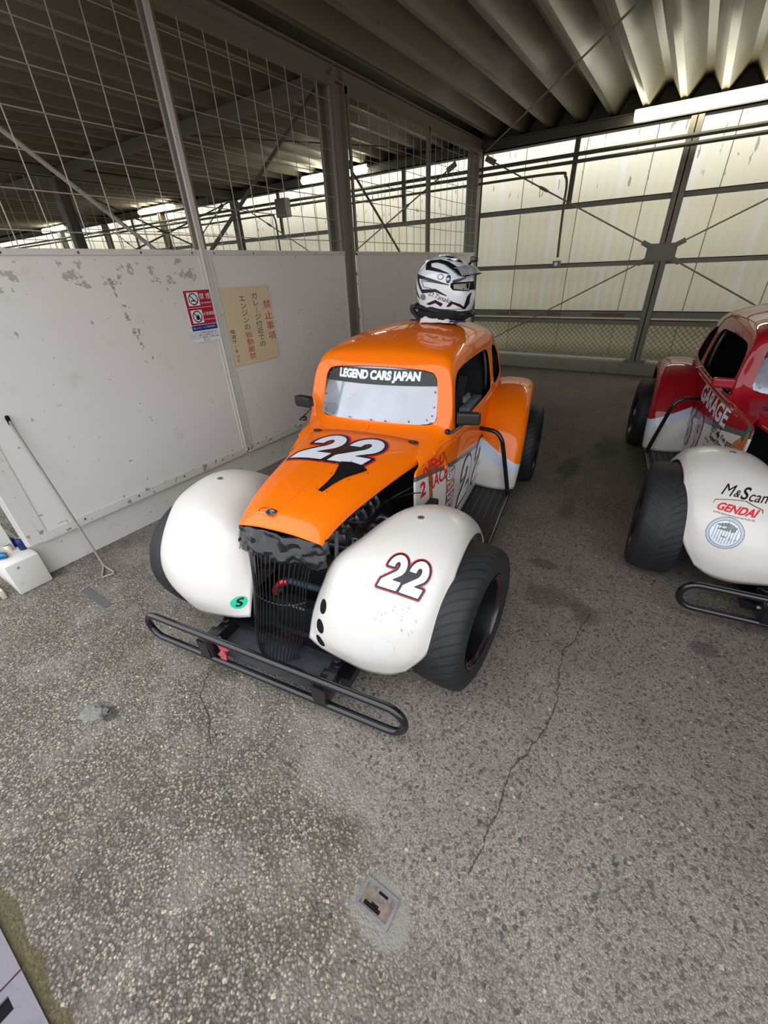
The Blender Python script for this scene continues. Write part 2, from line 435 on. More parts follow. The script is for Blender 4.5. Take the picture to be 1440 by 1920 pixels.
# ================================================================ SETTING
XW = -2.54
def floor_mat():
    m, t, b = newmat('exposed_aggregate_concrete'); co = N(t, 'ShaderNodeTexCoord'); P = co.outputs['Object']
    s = N(t, 'ShaderNodeSeparateXYZ'); t.links.new(P, s.inputs[0])
    def noi(scale, det=5, rough=0.6):
        n = N(t, 'ShaderNodeTexNoise', iScale=scale); n.inputs['Detail'].default_value = det; n.inputs['Roughness'].default_value = rough
        t.links.new(P, n.inputs[0]); return n.outputs[0]
    def vor(scale, feat='F1'):
        n = N(t, 'ShaderNodeTexVoronoi', iScale=scale); n.feature = feat
        mp = N(t, 'ShaderNodeMapping'); mp.inputs['Scale'].default_value = (1, 1, 0.4); t.links.new(P, mp.inputs[0])
        nw = N(t, 'ShaderNodeTexNoise', iScale=40.0); t.links.new(P, nw.inputs[0])
        vm = N(t, 'ShaderNodeVectorMath', operation='MULTIPLY_ADD'); t.links.new(nw.outputs['Color'], vm.inputs[0]); vm.inputs[1].default_value = (0.01, 0.01, 0.0)
        t.links.new(mp.outputs[0], vm.inputs[2]); t.links.new(vm.outputs[0], n.inputs[0]); return n
    va = vor(132.0); vb = vor(240.0); vc = vor(62.0)
    sa = N(t, 'ShaderNodeSeparateColor'); t.links.new(va.outputs['Color'], sa.inputs[0])
    sb = N(t, 'ShaderNodeSeparateColor'); t.links.new(vb.outputs['Color'], sb.inputs[0])
    sc = N(t, 'ShaderNodeSeparateColor'); t.links.new(vc.outputs['Color'], sc.inputs[0])
    stones = ramp(t, sa.outputs[0], [(0.0, srgb(100, 95, 89)), (0.25, srgb(134, 126, 116)), (0.5, srgb(116, 108, 99)), (0.7, srgb(148, 140, 128)), (0.93, srgb(166, 156, 142)), (1.0, srgb(190, 176, 154))])
    grit = ramp(t, sb.outputs[1], [(0.0, srgb(112, 106, 99)), (0.5, srgb(147, 139, 130)), (1.0, srgb(174, 165, 154))])
    ga = ramp(t, va.outputs['Distance'], [(0.35, (0, 0, 0)), (0.62, (1, 1, 1))])
    lic = ramp(t, noi(3.4, 7, 0.7), [(0.50, (0, 0, 0)), (0.72, (.75, .75, .75))])
    gap = mixc(t, lic, srgb(88, 82, 76), srgb(150, 144, 138))
    col = mixc(t, ga, stones, gap)
    # how exposed the stones are: worn cement skin towards the garage, bare gravel towards the camera-left apron
    big = noi(0.9, 3); mid = noi(5.0, 5); fine = noi(60.0, 4)
    ex = mth(t, 'ADD', mth(t, 'MULTIPLY', s.outputs[0], -0.15), mth(t, 'MULTIPLY', s.outputs[1], -0.80))
    ex = mth(t, 'ADD', ex, mth(t, 'MULTIPLY', big, 1.3)); ex = mth(t, 'ADD', ex, mth(t, 'MULTIPLY', mid, 0.8))
    exm = ramp(t, ex, [(0.66, (0.12, 0.12, 0.12)), (1.0, (1, 1, 1))])
    gd = ramp(t, vb.outputs['Distance'], [(0.3, (0, 0, 0)), (0.7, (1, 1, 1))])
    skin = mixc(t, mth(t, 'MULTIPLY', gd, 0.45), grit, srgb(100, 95, 90))
    pits = mth(t, 'GREATER_THAN', sa.outputs[2], 0.88)
    skin = mixc(t, mth(t, 'MULTIPLY', pits, 0.6), skin, srgb(58, 56, 54))
    col = mixc(t, exm, skin, col)
    pale = mth(t, 'MULTIPLY', mth(t, 'GREATER_THAN', sc.outputs[0], 0.975), mth(t, 'LESS_THAN', vc.outputs['Distance'], 0.30))
    col = mixc(t, mth(t, 'MULTIPLY', pale, 0.7), col, srgb(204, 190, 164))
    dk = mth(t, 'MULTIPLY', mth(t, 'GREATER_THAN', sc.outputs[1], 0.96), mth(t, 'LESS_THAN', vc.outputs['Distance'], 0.4))
    col = mixc(t, mth(t, 'MULTIPLY', dk, 0.75), col, srgb(62, 64, 66))
    # moss tint in the apron
    mo = mth(t, 'MULTIPLY', ramp(t, noi(2.2, 6, 0.7), [(0.45, (0, 0, 0)), (0.66, (1, 1, 1))]), exm)
    mo = mth(t, 'MULTIPLY', mo, 0.38)
    col = mixc(t, mo, col, mixc(t, 0.5, col, srgb(84, 88, 52)))
    # broad blotches
    blo = ramp(t, noi(1.6, 7, 0.65), [(0.3, (0.80, 0.79, 0.77)), (0.5, (0.98, 0.98, 0.98)), (0.72, (1.14, 1.12, 1.10))])
    col = mixc(t, 1.0, col, blo, 'MULTIPLY')
    # garage-floor grime: rubber and oil, with light falloff to the right painted in
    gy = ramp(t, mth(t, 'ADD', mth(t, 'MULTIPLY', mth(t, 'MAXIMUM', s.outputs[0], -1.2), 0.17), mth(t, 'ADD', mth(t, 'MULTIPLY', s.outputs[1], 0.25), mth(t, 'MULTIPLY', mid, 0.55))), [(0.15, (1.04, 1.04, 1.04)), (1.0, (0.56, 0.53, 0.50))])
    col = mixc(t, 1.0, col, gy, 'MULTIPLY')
    wn = noi(6.0, 5)
    def blob(cx, cy, rx, ry, amt, c, sharp=0.25):
        nonlocal col
        dx = mth(t, 'DIVIDE', mth(t, 'SUBTRACT', s.outputs[0], cx), rx); dy = mth(t, 'DIVIDE', mth(t, 'SUBTRACT', s.outputs[1], cy), ry)
        d = mth(t, 'SQRT', mth(t, 'ADD', mth(t, 'POWER', dx, 2), mth(t, 'POWER', dy, 2)))
        d = mth(t, 'ADD', d, mth(t, 'MULTIPLY', mth(t, 'SUBTRACT', wn, 0.5), 1.6))
        k = ramp(t, d, [(max(0, 0.8 - sharp), (amt, amt, amt)), (1.0, (0, 0, 0))])
        col = mixc(t, k, col, c)
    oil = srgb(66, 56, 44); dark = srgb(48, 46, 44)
    blob(-0.20, 1.62, 0.17, 0.10, 0.5, oil); blob(-0.02, 1.58, 0.09, 0.08, 0.55, oil); blob(-0.28, 1.86, 0.1, 0.05, 0.5, dark)
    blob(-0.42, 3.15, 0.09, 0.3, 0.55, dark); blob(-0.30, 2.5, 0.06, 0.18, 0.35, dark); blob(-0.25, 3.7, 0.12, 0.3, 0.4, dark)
    blob(-1.20, 0.52, 0.10, 0.04, 0.4, dark); blob(0.42, 1.62, 0.05, 0.05, 0.5, dark, 0.1); blob(-0.75, 0.62, 0.05, 0.03, 0.4, srgb(70, 76, 84))
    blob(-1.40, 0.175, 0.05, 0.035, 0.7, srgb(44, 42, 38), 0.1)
    blob(-0.53, 0.42, 0.16, 0.07, 0.22, srgb(170, 168, 160))
    # fresh mortar round the socket box
    blob(-0.262, 0.265, 0.088, 0.066, 0.9, srgb(134, 131, 122), 0.03)
    # moss strip beside the drain
    mb = ramp(t, mth(t, 'ADD', s.outputs[1], mth(t, 'MULTIPLY', mth(t, 'SUBTRACT', wn, 0.5), 0.07)), [(0.0, (1, 1, 1)), (1.0, (1, 1, 1))])
    ms = mth(t, 'LESS_THAN', mth(t, 'ADD', s.outputs[1], mth(t, 'MULTIPLY', mth(t, 'SUBTRACT', wn, 0.5), 0.10)), -0.235)
    ms = mth(t, 'MULTIPLY', ms, mth(t, 'MULTIPLY', mth(t, 'GREATER_THAN', s.outputs[1], -0.32), mth(t, 'LESS_THAN', s.outputs[0], -0.2)))
    col = mixc(t, mth(t, 'MULTIPLY', ms, 0.8), col, mixc(t, noi(90.0, 3), srgb(62, 62, 26), srgb(104, 92, 66)))
    # cracks
    crk = None
    pts = [(-0.0, 1.60), (-0.017, 1.48), (-0.052, 1.341), (-0.058, 1.23), (-0.021, 1.115), (-0.033, 0.941), (-0.086, 0.766), (-0.082, 0.612), (-0.10, 0.45)]
    pts2 = [(-1.25, 0.50), (-1.17, 0.40), (-1.06, 0.36), (-0.98, 0.30)]
    jw = noi(14.0, 4); jx = mth(t, 'ADD', s.outputs[0], mth(t, 'MULTIPLY', mth(t, 'SUBTRACT', jw, 0.5), 0.05))
    for pp in (pts, pts2):
        for a, c in zip(pp, pp[1:]):
            ax, ay = a; bx, by = c; L2 = (bx - ax) ** 2 + (by - ay) ** 2
            px = mth(t, 'SUBTRACT', jx, ax); py = mth(t, 'SUBTRACT', s.outputs[1], ay)
            h = mth(t, 'DIVIDE', mth(t, 'ADD', mth(t, 'MULTIPLY', px, bx - ax), mth(t, 'MULTIPLY', py, by - ay)), L2)
            h = mth(t, 'MINIMUM', mth(t, 'MAXIMUM', h, 0.0), 1.0)
            ex_ = mth(t, 'SUBTRACT', px, mth(t, 'MULTIPLY', h, bx - ax)); ey_ = mth(t, 'SUBTRACT', py, mth(t, 'MULTIPLY', h, by - ay))
            d = mth(t, 'SQRT', mth(t, 'ADD', mth(t, 'POWER', ex_, 2), mth(t, 'POWER', ey_, 2)))
            crk = d if crk is None else mth(t, 'MINIMUM', crk, d)
    ck = mth(t, 'LESS_THAN', crk, mth(t, 'MULTIPLY', fine, 0.005))
    col = mixc(t, mth(t, 'MULTIPLY', ck, 0.7), col, srgb(40, 38, 36))
    t.links.new(col, b.inputs['Base Color']); b.inputs['Roughness'].default_value = 0.86; b.inputs['Specular IOR Level'].default_value = 0.25
    hb = mth(t, 'SUBTRACT', 1.0, mth(t, 'MULTIPLY', va.outputs['Distance'], 1.2)); hb = mth(t, 'MULTIPLY', hb, exm)
    hb = mth(t, 'ADD', hb, mth(t, 'MULTIPLY', mth(t, 'SUBTRACT', 1.0, vb.outputs['Distance']), 0.35))
    hb = mth(t, 'SUBTRACT', hb, mth(t, 'MULTIPLY', ck, 1.5)); hb = mth(t, 'SUBTRACT', hb, mth(t, 'MULTIPLY', pits, 0.3))
    bp = N(t, 'ShaderNodeBump', iStrength=0.8); bp.inputs['Distance'].default_value = 0.004
    t.links.new(hb, bp.inputs['Height']); t.links.new(bp.outputs[0], b.inputs['Normal'])
    return m
g = []
for x in [-24 + 0.5 * i for i in range(85)]:
    g.append([V(x, y, max(0, 0.04 * (y - 4.0))) for y in (-4, -2, -0.2, 0, 1, 2, 3, 4, 4.3, 5, 6, 7.6)])
me = grid_mesh('floor', g, True)
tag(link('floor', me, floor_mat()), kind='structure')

def dirty(name, base, dirt, amt=0.5, rough=0.55, extra=None, vs=7.0):
    m, t, b = newmat(name); co = N(t, 'ShaderNodeTexCoord'); P = co.outputs['Object']
    n1 = N(t, 'ShaderNodeTexNoise', iScale=vs); n1.inputs['Detail'].default_value = 8; n1.inputs['Roughness'].default_value = 0.7; t.links.new(P, n1.inputs[0])
    n2 = N(t, 'ShaderNodeTexNoise', iScale=vs * 4.3); n2.inputs['Detail'].default_value = 6; t.links.new(P, n2.inputs[0])
    f = ramp(t, n1.outputs[0], [(0.58, (0, 0, 0)), (0.70, (amt, amt, amt))])
    col = mixc(t, f, base, dirt)
    sp_ = ramp(t, n2.outputs[0], [(0.69, (0, 0, 0)), (0.72, (amt, amt, amt))])
    col = mixc(t, sp_, col, srgb(96, 88, 78))
    if extra: col = extra(t, P, col, n2.outputs[0])
    t.links.new(col, b.inputs['Base Color']); b.inputs['Roughness'].default_value = rough
    bp = N(t, 'ShaderNodeBump', iStrength=0.15); bp.inputs['Distance'].default_value = 0.004
    t.links.new(n2.outputs[0], bp.inputs['Height']); t.links.new(bp.outputs[0], b.inputs['Normal'])
    return m
def peel(t, P, col, nz):
    s = N(t, 'ShaderNodeSeparateXYZ'); t.links.new(P, s.inputs[0])
    def win(v, a, b_): return mth(t, 'MULTIPLY', mth(t, 'GREATER_THAN', v, a), mth(t, 'LESS_THAN', v, b_))
    n = N(t, 'ShaderNodeTexNoise', iScale=17.0); n.inputs['Detail'].default_value = 7; n.inputs['Roughness'].default_value = 0.65; t.links.new(P, n.inputs[0])
    w = mth(t, 'MULTIPLY', win(s.outputs[2], 1.345, 1.47), win(s.outputs[1], 0.5, 1.82))
    k = mth(t, 'MULTIPLY', mth(t, 'GREATER_THAN', n.outputs[0], 0.575), w)
    col = mixc(t, k, col, srgb(170, 166, 160))
    # run of scuffs down the first panel
    yy = mth(t, 'ABSOLUTE', mth(t, 'SUBTRACT', s.outputs[1], mth(t, 'ADD', 1.28, mth(t, 'MULTIPLY', mth(t, 'SUBTRACT', 1.45, s.outputs[2]), 0.12))))
    w2 = mth(t, 'MULTIPLY', mth(t, 'LESS_THAN', yy, 0.03), win(s.outputs[2], 0.95, 1.45))
    k2 = mth(t, 'MULTIPLY', mth(t, 'GREATER_THAN', n.outputs[0], 0.585), w2)
    col = mixc(t, k2, col, srgb(150, 146, 140))
    # rust near the bottom edge
    n3 = N(t, 'ShaderNodeTexNoise', iScale=24.0); t.links.new(P, n3.inputs[0])
    w3 = win(s.outputs[2], 0.2, 0.262); k3 = mth(t, 'MULTIPLY', mth(t, 'GREATER_THAN', n3.outputs[0], 0.62), w3)
    return mixc(t, mth(t, 'MULTIPLY', k3, 0.8), col, srgb(150, 112, 66))
M['panel'] = dirty('painted_panel', srgb(216, 213, 208), srgb(198, 194, 187), 0.6, 0.55, peel)
M['angle'] = dirty('painted_angle_iron', srgb(204, 202, 196), srgb(170, 160, 140), 0.6, 0.5, peel, 11)
M['kerb'] = dirty('painted_concrete_upstand', srgb(204, 202, 195), srgb(160, 158, 150), 0.7, 0.8)
M['wire'] = dirty('painted_wire', srgb(158, 151, 138), srgb(150, 110, 80), 0.7, 0.6, None, 30)
M['girder'] = dirty('grey_brown_steel', srgb(124, 118, 105), srgb(104, 94, 80), 0.7, 0.6, None, 5)
M['girder_dk'] = dirty('dark_taupe_steel', srgb(88, 82, 72), srgb(84, 76, 64), 0.7, 0.6, None, 5)
M['deck'] = dirty('corroded_deck_paint', srgb(114, 106, 90), srgb(94, 86, 70), 0.8, 0.38, None, 3)
M['rust'] = dirty('rusty_rod', srgb(150, 138, 128), srgb(92, 62, 44), 1.0, 0.7, None, 28)

M['frame_up'] = dirty('grey_cream_mesh_frame', srgb(116, 109, 97), srgb(120, 108, 92), 0.7, 0.6, None, 9)
# --- left partition: concrete upstand, sheet panels, angle frames, wire mesh
b = MB(); b.box((-2.70, 0.42, 0.0), (-2.57, 3.30, 0.2)); b.box((-2.70, 3.30, 0.0), (-2.57, 6.2, 0.24))
wl = tag(b.done('wall_left', M['kerb'], None, 30), kind='structure')
segs = [(0.47, 1.845), (1.88, 3.262), (3.45, 4.775), (4.80, 6.09)]
for y0, y1 in segs:
    MB().box((-2.556, y0, 0.2), (XW, y1, 1.5)).done('sheet_panel', M['panel'], wl, 30)
    b = MB()
    b.box((-2.556, y0, 0.205), (XW + 0.004, y1, 0.245)); b.box((-2.58, y0, 0.195), (XW + 0.003, y1, 0.2045))
    b.box((-2.58, y0, 1.487), (XW + 0.006, y1, 1.513))
    b.box((-2.556, y0 + .001, 0.2455), (XW + 0.0045, y0 + 0.035, 1.4865)); b.box((-2.556, y1 - 0.02, 0.2455), (XW + 0.0045, y1 - .001, 1.4865))
    b.done('panel_frame', M['angle'], wl, 30); b = MB()
    b.box((-2.58, y0, 2.52), (XW + 0.004, y1, 2.56)); b.box((-2.56, y1 - 0.025, 1.515), (XW, y1, 2.56)); b.box((-2.56, y0, 1.515), (XW, y0 + 0.02, 2.56))
    b.done('mesh_frame', M['frame_up'], wl, 30)
    b = MB()
    for k in range(9):
        y = y0 + 0.06 + (y1 - y0 - 0.12) * k / 8
        if k % 2 == 0: b.sphere((XW + 0.006, y, 1.497), 0.007, 1, (0.5, 1, 1))
        if k % 2 == 1: b.sphere((XW + 0.006, y, 0.225), 0.007, 1, (0.5, 1, 1))
    done_each(b, 'rivet', M['steel'], wl)
    b = MB(); ny = int((y1 - y0) / 0.14); dy = (y1 - y0) / ny
    for k in range(1, ny):
        y = y0 + dy * k; j = random.uniform(-0.008, 0.008)
        b.tube([(XW - 0.01, y, 1.5), (XW - 0.012, y + j, 2.0), (XW - 0.01, y, 2.54)], 0.0027, 5)
    for z in (1.586, 1.731, 1.875, 2.015, 2.159, 2.294, 2.44):
        j = random.uniform(-0.008, 0.008)
        b.tube([(XW - 0.004, y0, z), (XW - 0.003, (y0 + y1) / 2, z + j), (XW - 0.004, y1, z)], 0.0027, 5)
    b.done('wire_mesh', M['wire'], wl)
b = MB(); b.box((-2.55, 1.845, 0.235), (XW + 0.008, 1.88, 2.56)); b.box((XW + 0.008, 1.845, 0.235), (XW + 0.014, 1.852, 2.56))
tag(b.done('trim_1', M['angle'], None, 30), kind='structure')
b = MB(); b.box((-2.565, 0.415, 0.2005), (XW + .002, 0.4695, 1.9)); b.box((-2.60, 0.405, 0.19), (XW - 0.02, 0.42, 1.9)); b.box((-2.9, 0.25, 0.176), (-2.6, 0.42, 0.19))
tag(b.done('trim_2', M['angle'], None, 30), kind='structure')
# --- steel posts: garage grid
posts_x = [-0.345, -2.62, -5.0, -7.3, -9.6, -11.95, -14.2, 1.95, 4.2, 6.5, 8.8]
k = 3
def ibeam(b, x0, x1, y0, y1, z0, z1, vertical=True):
    b.box((x0, y0, z0), (x1, y0 + 0.008, z1)); b.box((x0, y1 - 0.008, z0), (x1, y1, z1)); xm = (x0 + x1) / 2
    b.box((xm - 0.005, y0, z0), (xm + 0.005, y1, z1))
for x in posts_x:
    b = MB(); ibeam(b, x - 0.055, x + 0.055, 6.193, 6.30, 0.2362, 2.54)
    if abs(x + 0.345) < 0.01:
        b.box((x - 0.12, 6.16, 0.236), (x + 0.12, 6.34, 0.25))
        for s_ in (-0.09, 0.09): b.cyl((x + s_, 6.18, 0.25), (x + s_, 6.18, 0.275), 0.012, 8)
    tag(b.done('trim_%d' % k, M['girder'], None, 30), kind='structure'); k += 1
for x, y in ((-2.60, 3.36), (-7.3, 3.40), (-12.0, 3.40), (-7.3, -0.3)):
    b = MB(); b.box((x - 0.06, y - 0.06, 0), (x + 0.055, y - 0.052, 2.64)); b.box((x - 0.06, y + 0.055, 0), (x + 0.055, y + 0.063, 2.64)); b.box((x + 0.02, y - 0.06, 0), (x + 0.028, y + 0.06, 2.64))
    if x > -3: b.box((x + 0.02, y - 0.09, 0.2), (x + 0.058, y - 0.066, 2.6)); b.box((x - 0.06, y - 0.14, 1.5), (x - 0.05, y - 0.02, 2.6))
    tag(b.done('trim_%d' % k, M['girder'] if x > -3 else M['girder_dk'], None, 30), kind='structure'); k += 1
# left corner post (wide flange) beside the partition end
b = MB(); b.box((-2.70, 6.10, 0.2), (-2.545, 6.19, 2.56)); tag(b.done('trim_%d' % k, M['girder'], None, 30), kind='structure'); k += 1
# --- partition head beams running front to back
for x in (-2.60, -7.3, -12.0, 1.95):
    b = MB(); b.box((x - 0.06, 0.42, 2.56), (x + 0.06, 6.2, 2.572)); b.box((x - 0.06, 0.42, 2.648), (x + 0.06, 6.2, 2.66)); b.box((x - 0.02, 0.42, 2.56), (x + 0.03, 6.2, 2.66))
    tag(b.done('trim_%d' % k, M['girder'], None, 30), kind='structure'); k += 1
# right-hand partition of this double bay (unseen, added to hold back side light)
b = MB(); b.box((2.13, 0.42, 0.0), (2.26, 6.19, 0.2)); wr = tag(b.done('added_wall_right', M['kerb'], None, 30), kind='structure')
MB().box((2.10, 0.47, 0.2), (2.116, 6.10, 1.5)).done('sheet_panel', M['panel'], wr, 30)  # sheet of the added, unseen right partition
b = MB()
for i in range(1, 40): b.tube([(2.11, 0.47 + i * 0.1407, 1.5), (2.11, 0.47 + i * 0.1407, 2.56)], 0.0027, 4)
for z in (1.586, 1.731, 1.875, 2.015, 2.159, 2.294, 2.44): b.tube([(2.106, 0.47, z), (2.106, 6.1, z)], 0.0027, 4)
b.done('wire_mesh', M['wire'], wr)
# --- back frame: eaves beam, girts, conduits, kerb
b = MB(); b.box((-24, 6.19, 2.54), (18, 6.32, 2.552)); b.box((-24, 6.19, 2.636), (18, 6.32, 2.648)); b.box((-24, 6.22, 2.54), (18, 6.235, 2.648)); b.box((-24, 6.19, 2.54), (18, 6.2, 2.575))
tag(b.done('trim_%d' % k, M['girder_dk'], None, 30), kind='structure'); k += 1
for z0, z1, y in ((1.90, 1.95, 6.24), (1.295, 1.345, 6.24), (0.74, 0.815, 6.24), (0.655, 0.715, 6.27)):
    b = MB(); b.box((-24, y, z1 - 0.008), (18, y + 0.06, z1)); b.box((-24, y, z0), (18, y + 0.008, z1)); b.box((-24, y + 0.052, z0), (18, y + 0.06, z1))
    tag(b.done('trim_%d' % k, M['girder'], None, 30), kind='structure'); k += 1
b = MB()
for x0, x1 in ((-2.2, -2.0), (-1.5, -1.3), (-0.95, -0.55), (-2.0, -1.85)): b.box((x0, 6.232, 0.75), (x1 - 0.03, 6.241, 0.79))
tag(b.done('trim_%d' % k, plain('faded_brown_tape', srgb(122, 92, 70), 0.8), None, 30), kind='structure'); k += 1
b = MB(); b.box((-24, 6.19, 0.0), (18, 6.42, 0.236), None, 0.01)
tag(b.done('trim_%d' % k, dirty('painted_kerb', srgb(140, 140, 124), srgb(110, 104, 92), 0.6, 0.85), None, 30), kind='structure'); k += 1
for z, r in ((2.375, 0.02), (2.312, 0.018)):
    b = MB().tube([(-24, 6.13, z), (-8, 6.13, z + 0.01), (0, 6.13, z), (18, 6.13, z)], r, 8)
    tag(b.done('trim_%d' % k, M['girder_dk']), kind='structure'); k += 1
b = MB()
for x in (-1.44, -3.7, -6.15, -8.4, -10.7, 0.75, 3.0): b.bar((x, 6.22, 1.95), (x, 6.22, 2.54), 0.05, 0.03, V(0, 1, 0))
b.bar((-8.5, 6.22, 1.3), (-8.5, 6.22, 1.95), 0.05, 0.03, V(0, 1, 0))
tag(b.done('trim_%d' % k, M['girder_dk'], None, 30), kind='structure'); k += 1
for x0 in (-1.475, -6.2):
    b = MB().tube(spline([(x0 - 3.5, 6.14, 2.235), (x0 - 1.0, 6.14, 2.24), (x0 - 0.13, 6.14, 2.235), (x0 - 0.03, 6.14, 2.20), (x0, 6.14, 2.11), (x0, 6.14, 1.95), (x0 + 0.01, 6.14, 1.60), (x0 + 0.02, 6.14, 1.41)], 5), 0.014, 8)
    tag(b.done('trim_%d' % k, M['girder_dk']), kind='structure'); k += 1
# bracing rods in the back frame with centre plates
for xc in (-0.36, -5.02, -9.65):
    b = MB()
    c = V(xc, 6.17, 1.41)
    for ex_, ez in ((-2.13, 1.08), (2.13, 1.08), (-2.2, -1.15), (2.2, -1.15)):
        d = V(ex_, 0, ez); L = d.length; d.normalize()
        b.tube([c + d * 0.15, c + d * L], 0.009, 6)
        b.bar(c + d * 0.10, c + d * 0.23, 0.05, 0.014, V(0, 1, 0)); b.bar(c + d * (L - 0.14), c + d * L, 0.06, 0.014, V(0, 1, 0))
        b.tube([c + d * (L * 0.62), c + d * (L * 0.62 + 0.03), c + d * (L * 0.62 + 0.10), c + d * (L * 0.62 + 0.13)], [0.010, 0.018, 0.018, 0.010], 6)
    b.box((xc - 0.145, 6.155, 1.325), (xc + 0.145, 6.168, 1.495))
    for sx in (-0.11, 0.11):
        for sz in (1.35, 1.47): b.cyl((xc + sx, 6.156, sz), (xc + sx, 6.145, sz), 0.016, 8)
    tag(b.done('trim_%d' % k, M['girder'], None, 30), kind='structure'); k += 1
# ceiling rods and side-bay braces
def rodtrim(*segs_, r=0.008, mat='girder_dk'):
    global k
    b = MB()
    for a, c in segs_: b.tube([a, c], r, 6)
    tag(b.done('trim_%d' % k, M[mat]), kind='structure'); k += 1
rodtrim(((-2.50, 6.17, 2.55), (0.62, 1.93, 2.60)), r=0.007, mat='rust')
rodtrim(((-5.5, 2.25, 2.60), (-2.75, 6.1, 2.58)), r=0.007)
rodtrim(((-2.66, 0.55, 2.37), (-2.66, 1.66, 1.50)), r=0.011, mat='rust')
rodtrim(((-2.70, 3.30, 2.56), (-2.70, 2.05, 1.52)), r=0.012)
rodtrim(((-2.75, 3.5, 2.3), (-2.75, 4.55, 1.5)), r=0.011)
rodtrim(((-7.25, 3.4, 2.5), (-7.25, 6.1, 1.5)), ((-7.25, 6.1, 2.5), (-7.25, 3.4, 1.5)), r=0.012)
# next partition further left (only its upper mesh shows)
b = MB(); b.box((-7.36, 0.45, 0), (-7.3, 6.1, 1.5)); wl2 = tag(b.done('wall_far_left', M['panel'], None, 30), kind='structure')
b = MB()
for i in range(40): b.tube([(-7.3, 0.5 + i * 0.14, 1.5), (-7.3, 0.5 + i * 0.14, 2.55)], 0.0036, 4)
for z in (1.586, 1.731, 1.875, 2.015, 2.159, 2.294, 2.44): b.tube([(-7.3, 0.45, z), (-7.3, 6.1, z)], 0.0036, 4)
b.done('wire_mesh', M['wire'], wl2)

# --- folded-plate roof deck, ribs running front to back
P_ = 0.3155; ox = -0.494; prof = []
i0 = int((-24 - ox) / P_)
for i in range(i0, int((18 - ox) / P_) + 1):
    c = ox + i * P_
    prof += [(c - 0.026, 2.662), (c - 0.008, 2.668), (c + 0.008, 2.668), (c + 0.026, 2.662), (c + P_ / 2 - 0.03, 2.815), (c + P_ / 2 + 0.03, 2.815)]
g = [[V(x, y, z + 0.0 * y) for y in (0.4, 2.3, 4.3, 6.30)] for x, z in prof]
dk_ = link('ceiling', grid_mesh('ceiling', g), M['deck'], None, 20); tag(dk_, kind='structure'); solid(dk_, 0.003, 1)
b = MB(); b.box((-24, 6.30, 2.64), (18, 6.32, 2.9)); b.box((-24, 0.37, 2.62), (18, 0.40, 2.9))
tag(b.done('trim_%d' % k, M['girder_dk'], None, 30), kind='structure'); k += 1
# beam carrying the deck across mid-span seen in the far bays
b = MB(); b.box((-24, 3.36, 2.575), (-2.7, 3.48, 2.655)); tag(b.done('trim_%d' % k, M['girder_dk'], None, 30), kind='structure'); k += 1

# --- cream corrugated cladding behind the frame
def clad_mat():
    m, t, b = newmat('cream_corrugated_sheet'); co = N(t, 'ShaderNodeTexCoord'); P = co.outputs['Object']
    s = N(t, 'ShaderNodeSeparateXYZ'); t.links.new(P, s.inputs[0])
    pan = N(t, 'ShaderNodeTexNoise', iScale=1.0); pan.noise_dimensions = '1D'
    fl = mth(t, 'FLOOR', mth(t, 'DIVIDE', s.outputs[0], 0.78)); t.links.new(mth(t, 'MULTIPLY', fl, 3.7), pan.inputs['W'])
    base = mixc(t, pan.outputs[0], srgb(232, 222, 190), srgb(242, 236, 214))
    fr = mth(t, 'FRACT', mth(t, 'DIVIDE', s.outputs[0], 0.78))
    base = mixc(t, mth(t, 'MULTIPLY', mth(t, 'LESS_THAN', mth(t, 'ABSOLUTE', mth(t, 'SUBTRACT', fr, 0.62)), 0.05), 0.5), base, srgb(240, 238, 232))
    base = mixc(t, mth(t, 'LESS_THAN', fr, 0.014), base, srgb(120, 112, 96))
    mp = N(t, 'ShaderNodeMapping'); mp.inputs['Scale'].default_value = (1, 1, 0.22); t.links.new(P, mp.inputs[0])
    n = N(t, 'ShaderNodeTexNoise', iScale=16.0); n.inputs['Detail'].default_value = 6; t.links.new(mp.outputs[0], n.inputs[0])
    hi = ramp(t, s.outputs[2], [(0.0, (0, 0, 0)), (1.0, (0, 0, 0))])
    top = mth(t, 'GREATER_THAN', s.outputs[2], 2.15); st = mth(t, 'MULTIPLY', mth(t, 'GREATER_THAN', n.outputs[0], 0.64), top)
    base = mixc(t, mth(t, 'MULTIPLY', st, 0.7), base, srgb(128, 122, 110))
    base = mixc(t, mth(t, 'MULTIPLY', mth(t, 'LESS_THAN', s.outputs[2], 0.66), 0.55), base, srgb(176, 162, 118))  # olive shade below the lowest girt, painted into the sheet colour
    t.links.new(base, b.inputs['Base Color']); b.inputs['Roughness'].default_value = 0.65
    return m
g = []; x = -24.0
while x < 18:
    g.append([V(x, 7.25 + 0.009 * math.cos(2 * PI * x / 0.115), z) for z in (-0.1, 0.3, 1.2, 2.0, 3.15)]); x += 0.115 / 6
cl = link('wall_back', grid_mesh('wall_back', g, True), clad_mat(), None, 60); tag(cl, kind='structure'); solid(cl, 0.01, -1)
# chain-link infill below the lowest girt
b = MB(); x0, x1, z0, z1 = -2.5, 3.0, 0.24, 0.66; h = z1 - z0; p = 0.062; x = x0 - h
while x < x1:
    for sgn in (1, -1):
        a = V(x, 6.30, z0) if sgn > 0 else V(x, 6.305, z1); c = V(x + h, 6.30, z1) if sgn > 0 else V(x + h, 6.305, z0)
        if a.x < x0: tt = (x0 - a.x) / (c.x - a.x); a = a.lerp(c, tt)
        if c.x > x1: tt = (x1 - a.x) / (c.x - a.x); c = a.lerp(c, tt)
        b.tube([a, c], 0.0028, 4)
    x += p
tag(b.done('trim_%d' % k, M['girder']), kind='structure'); k += 1

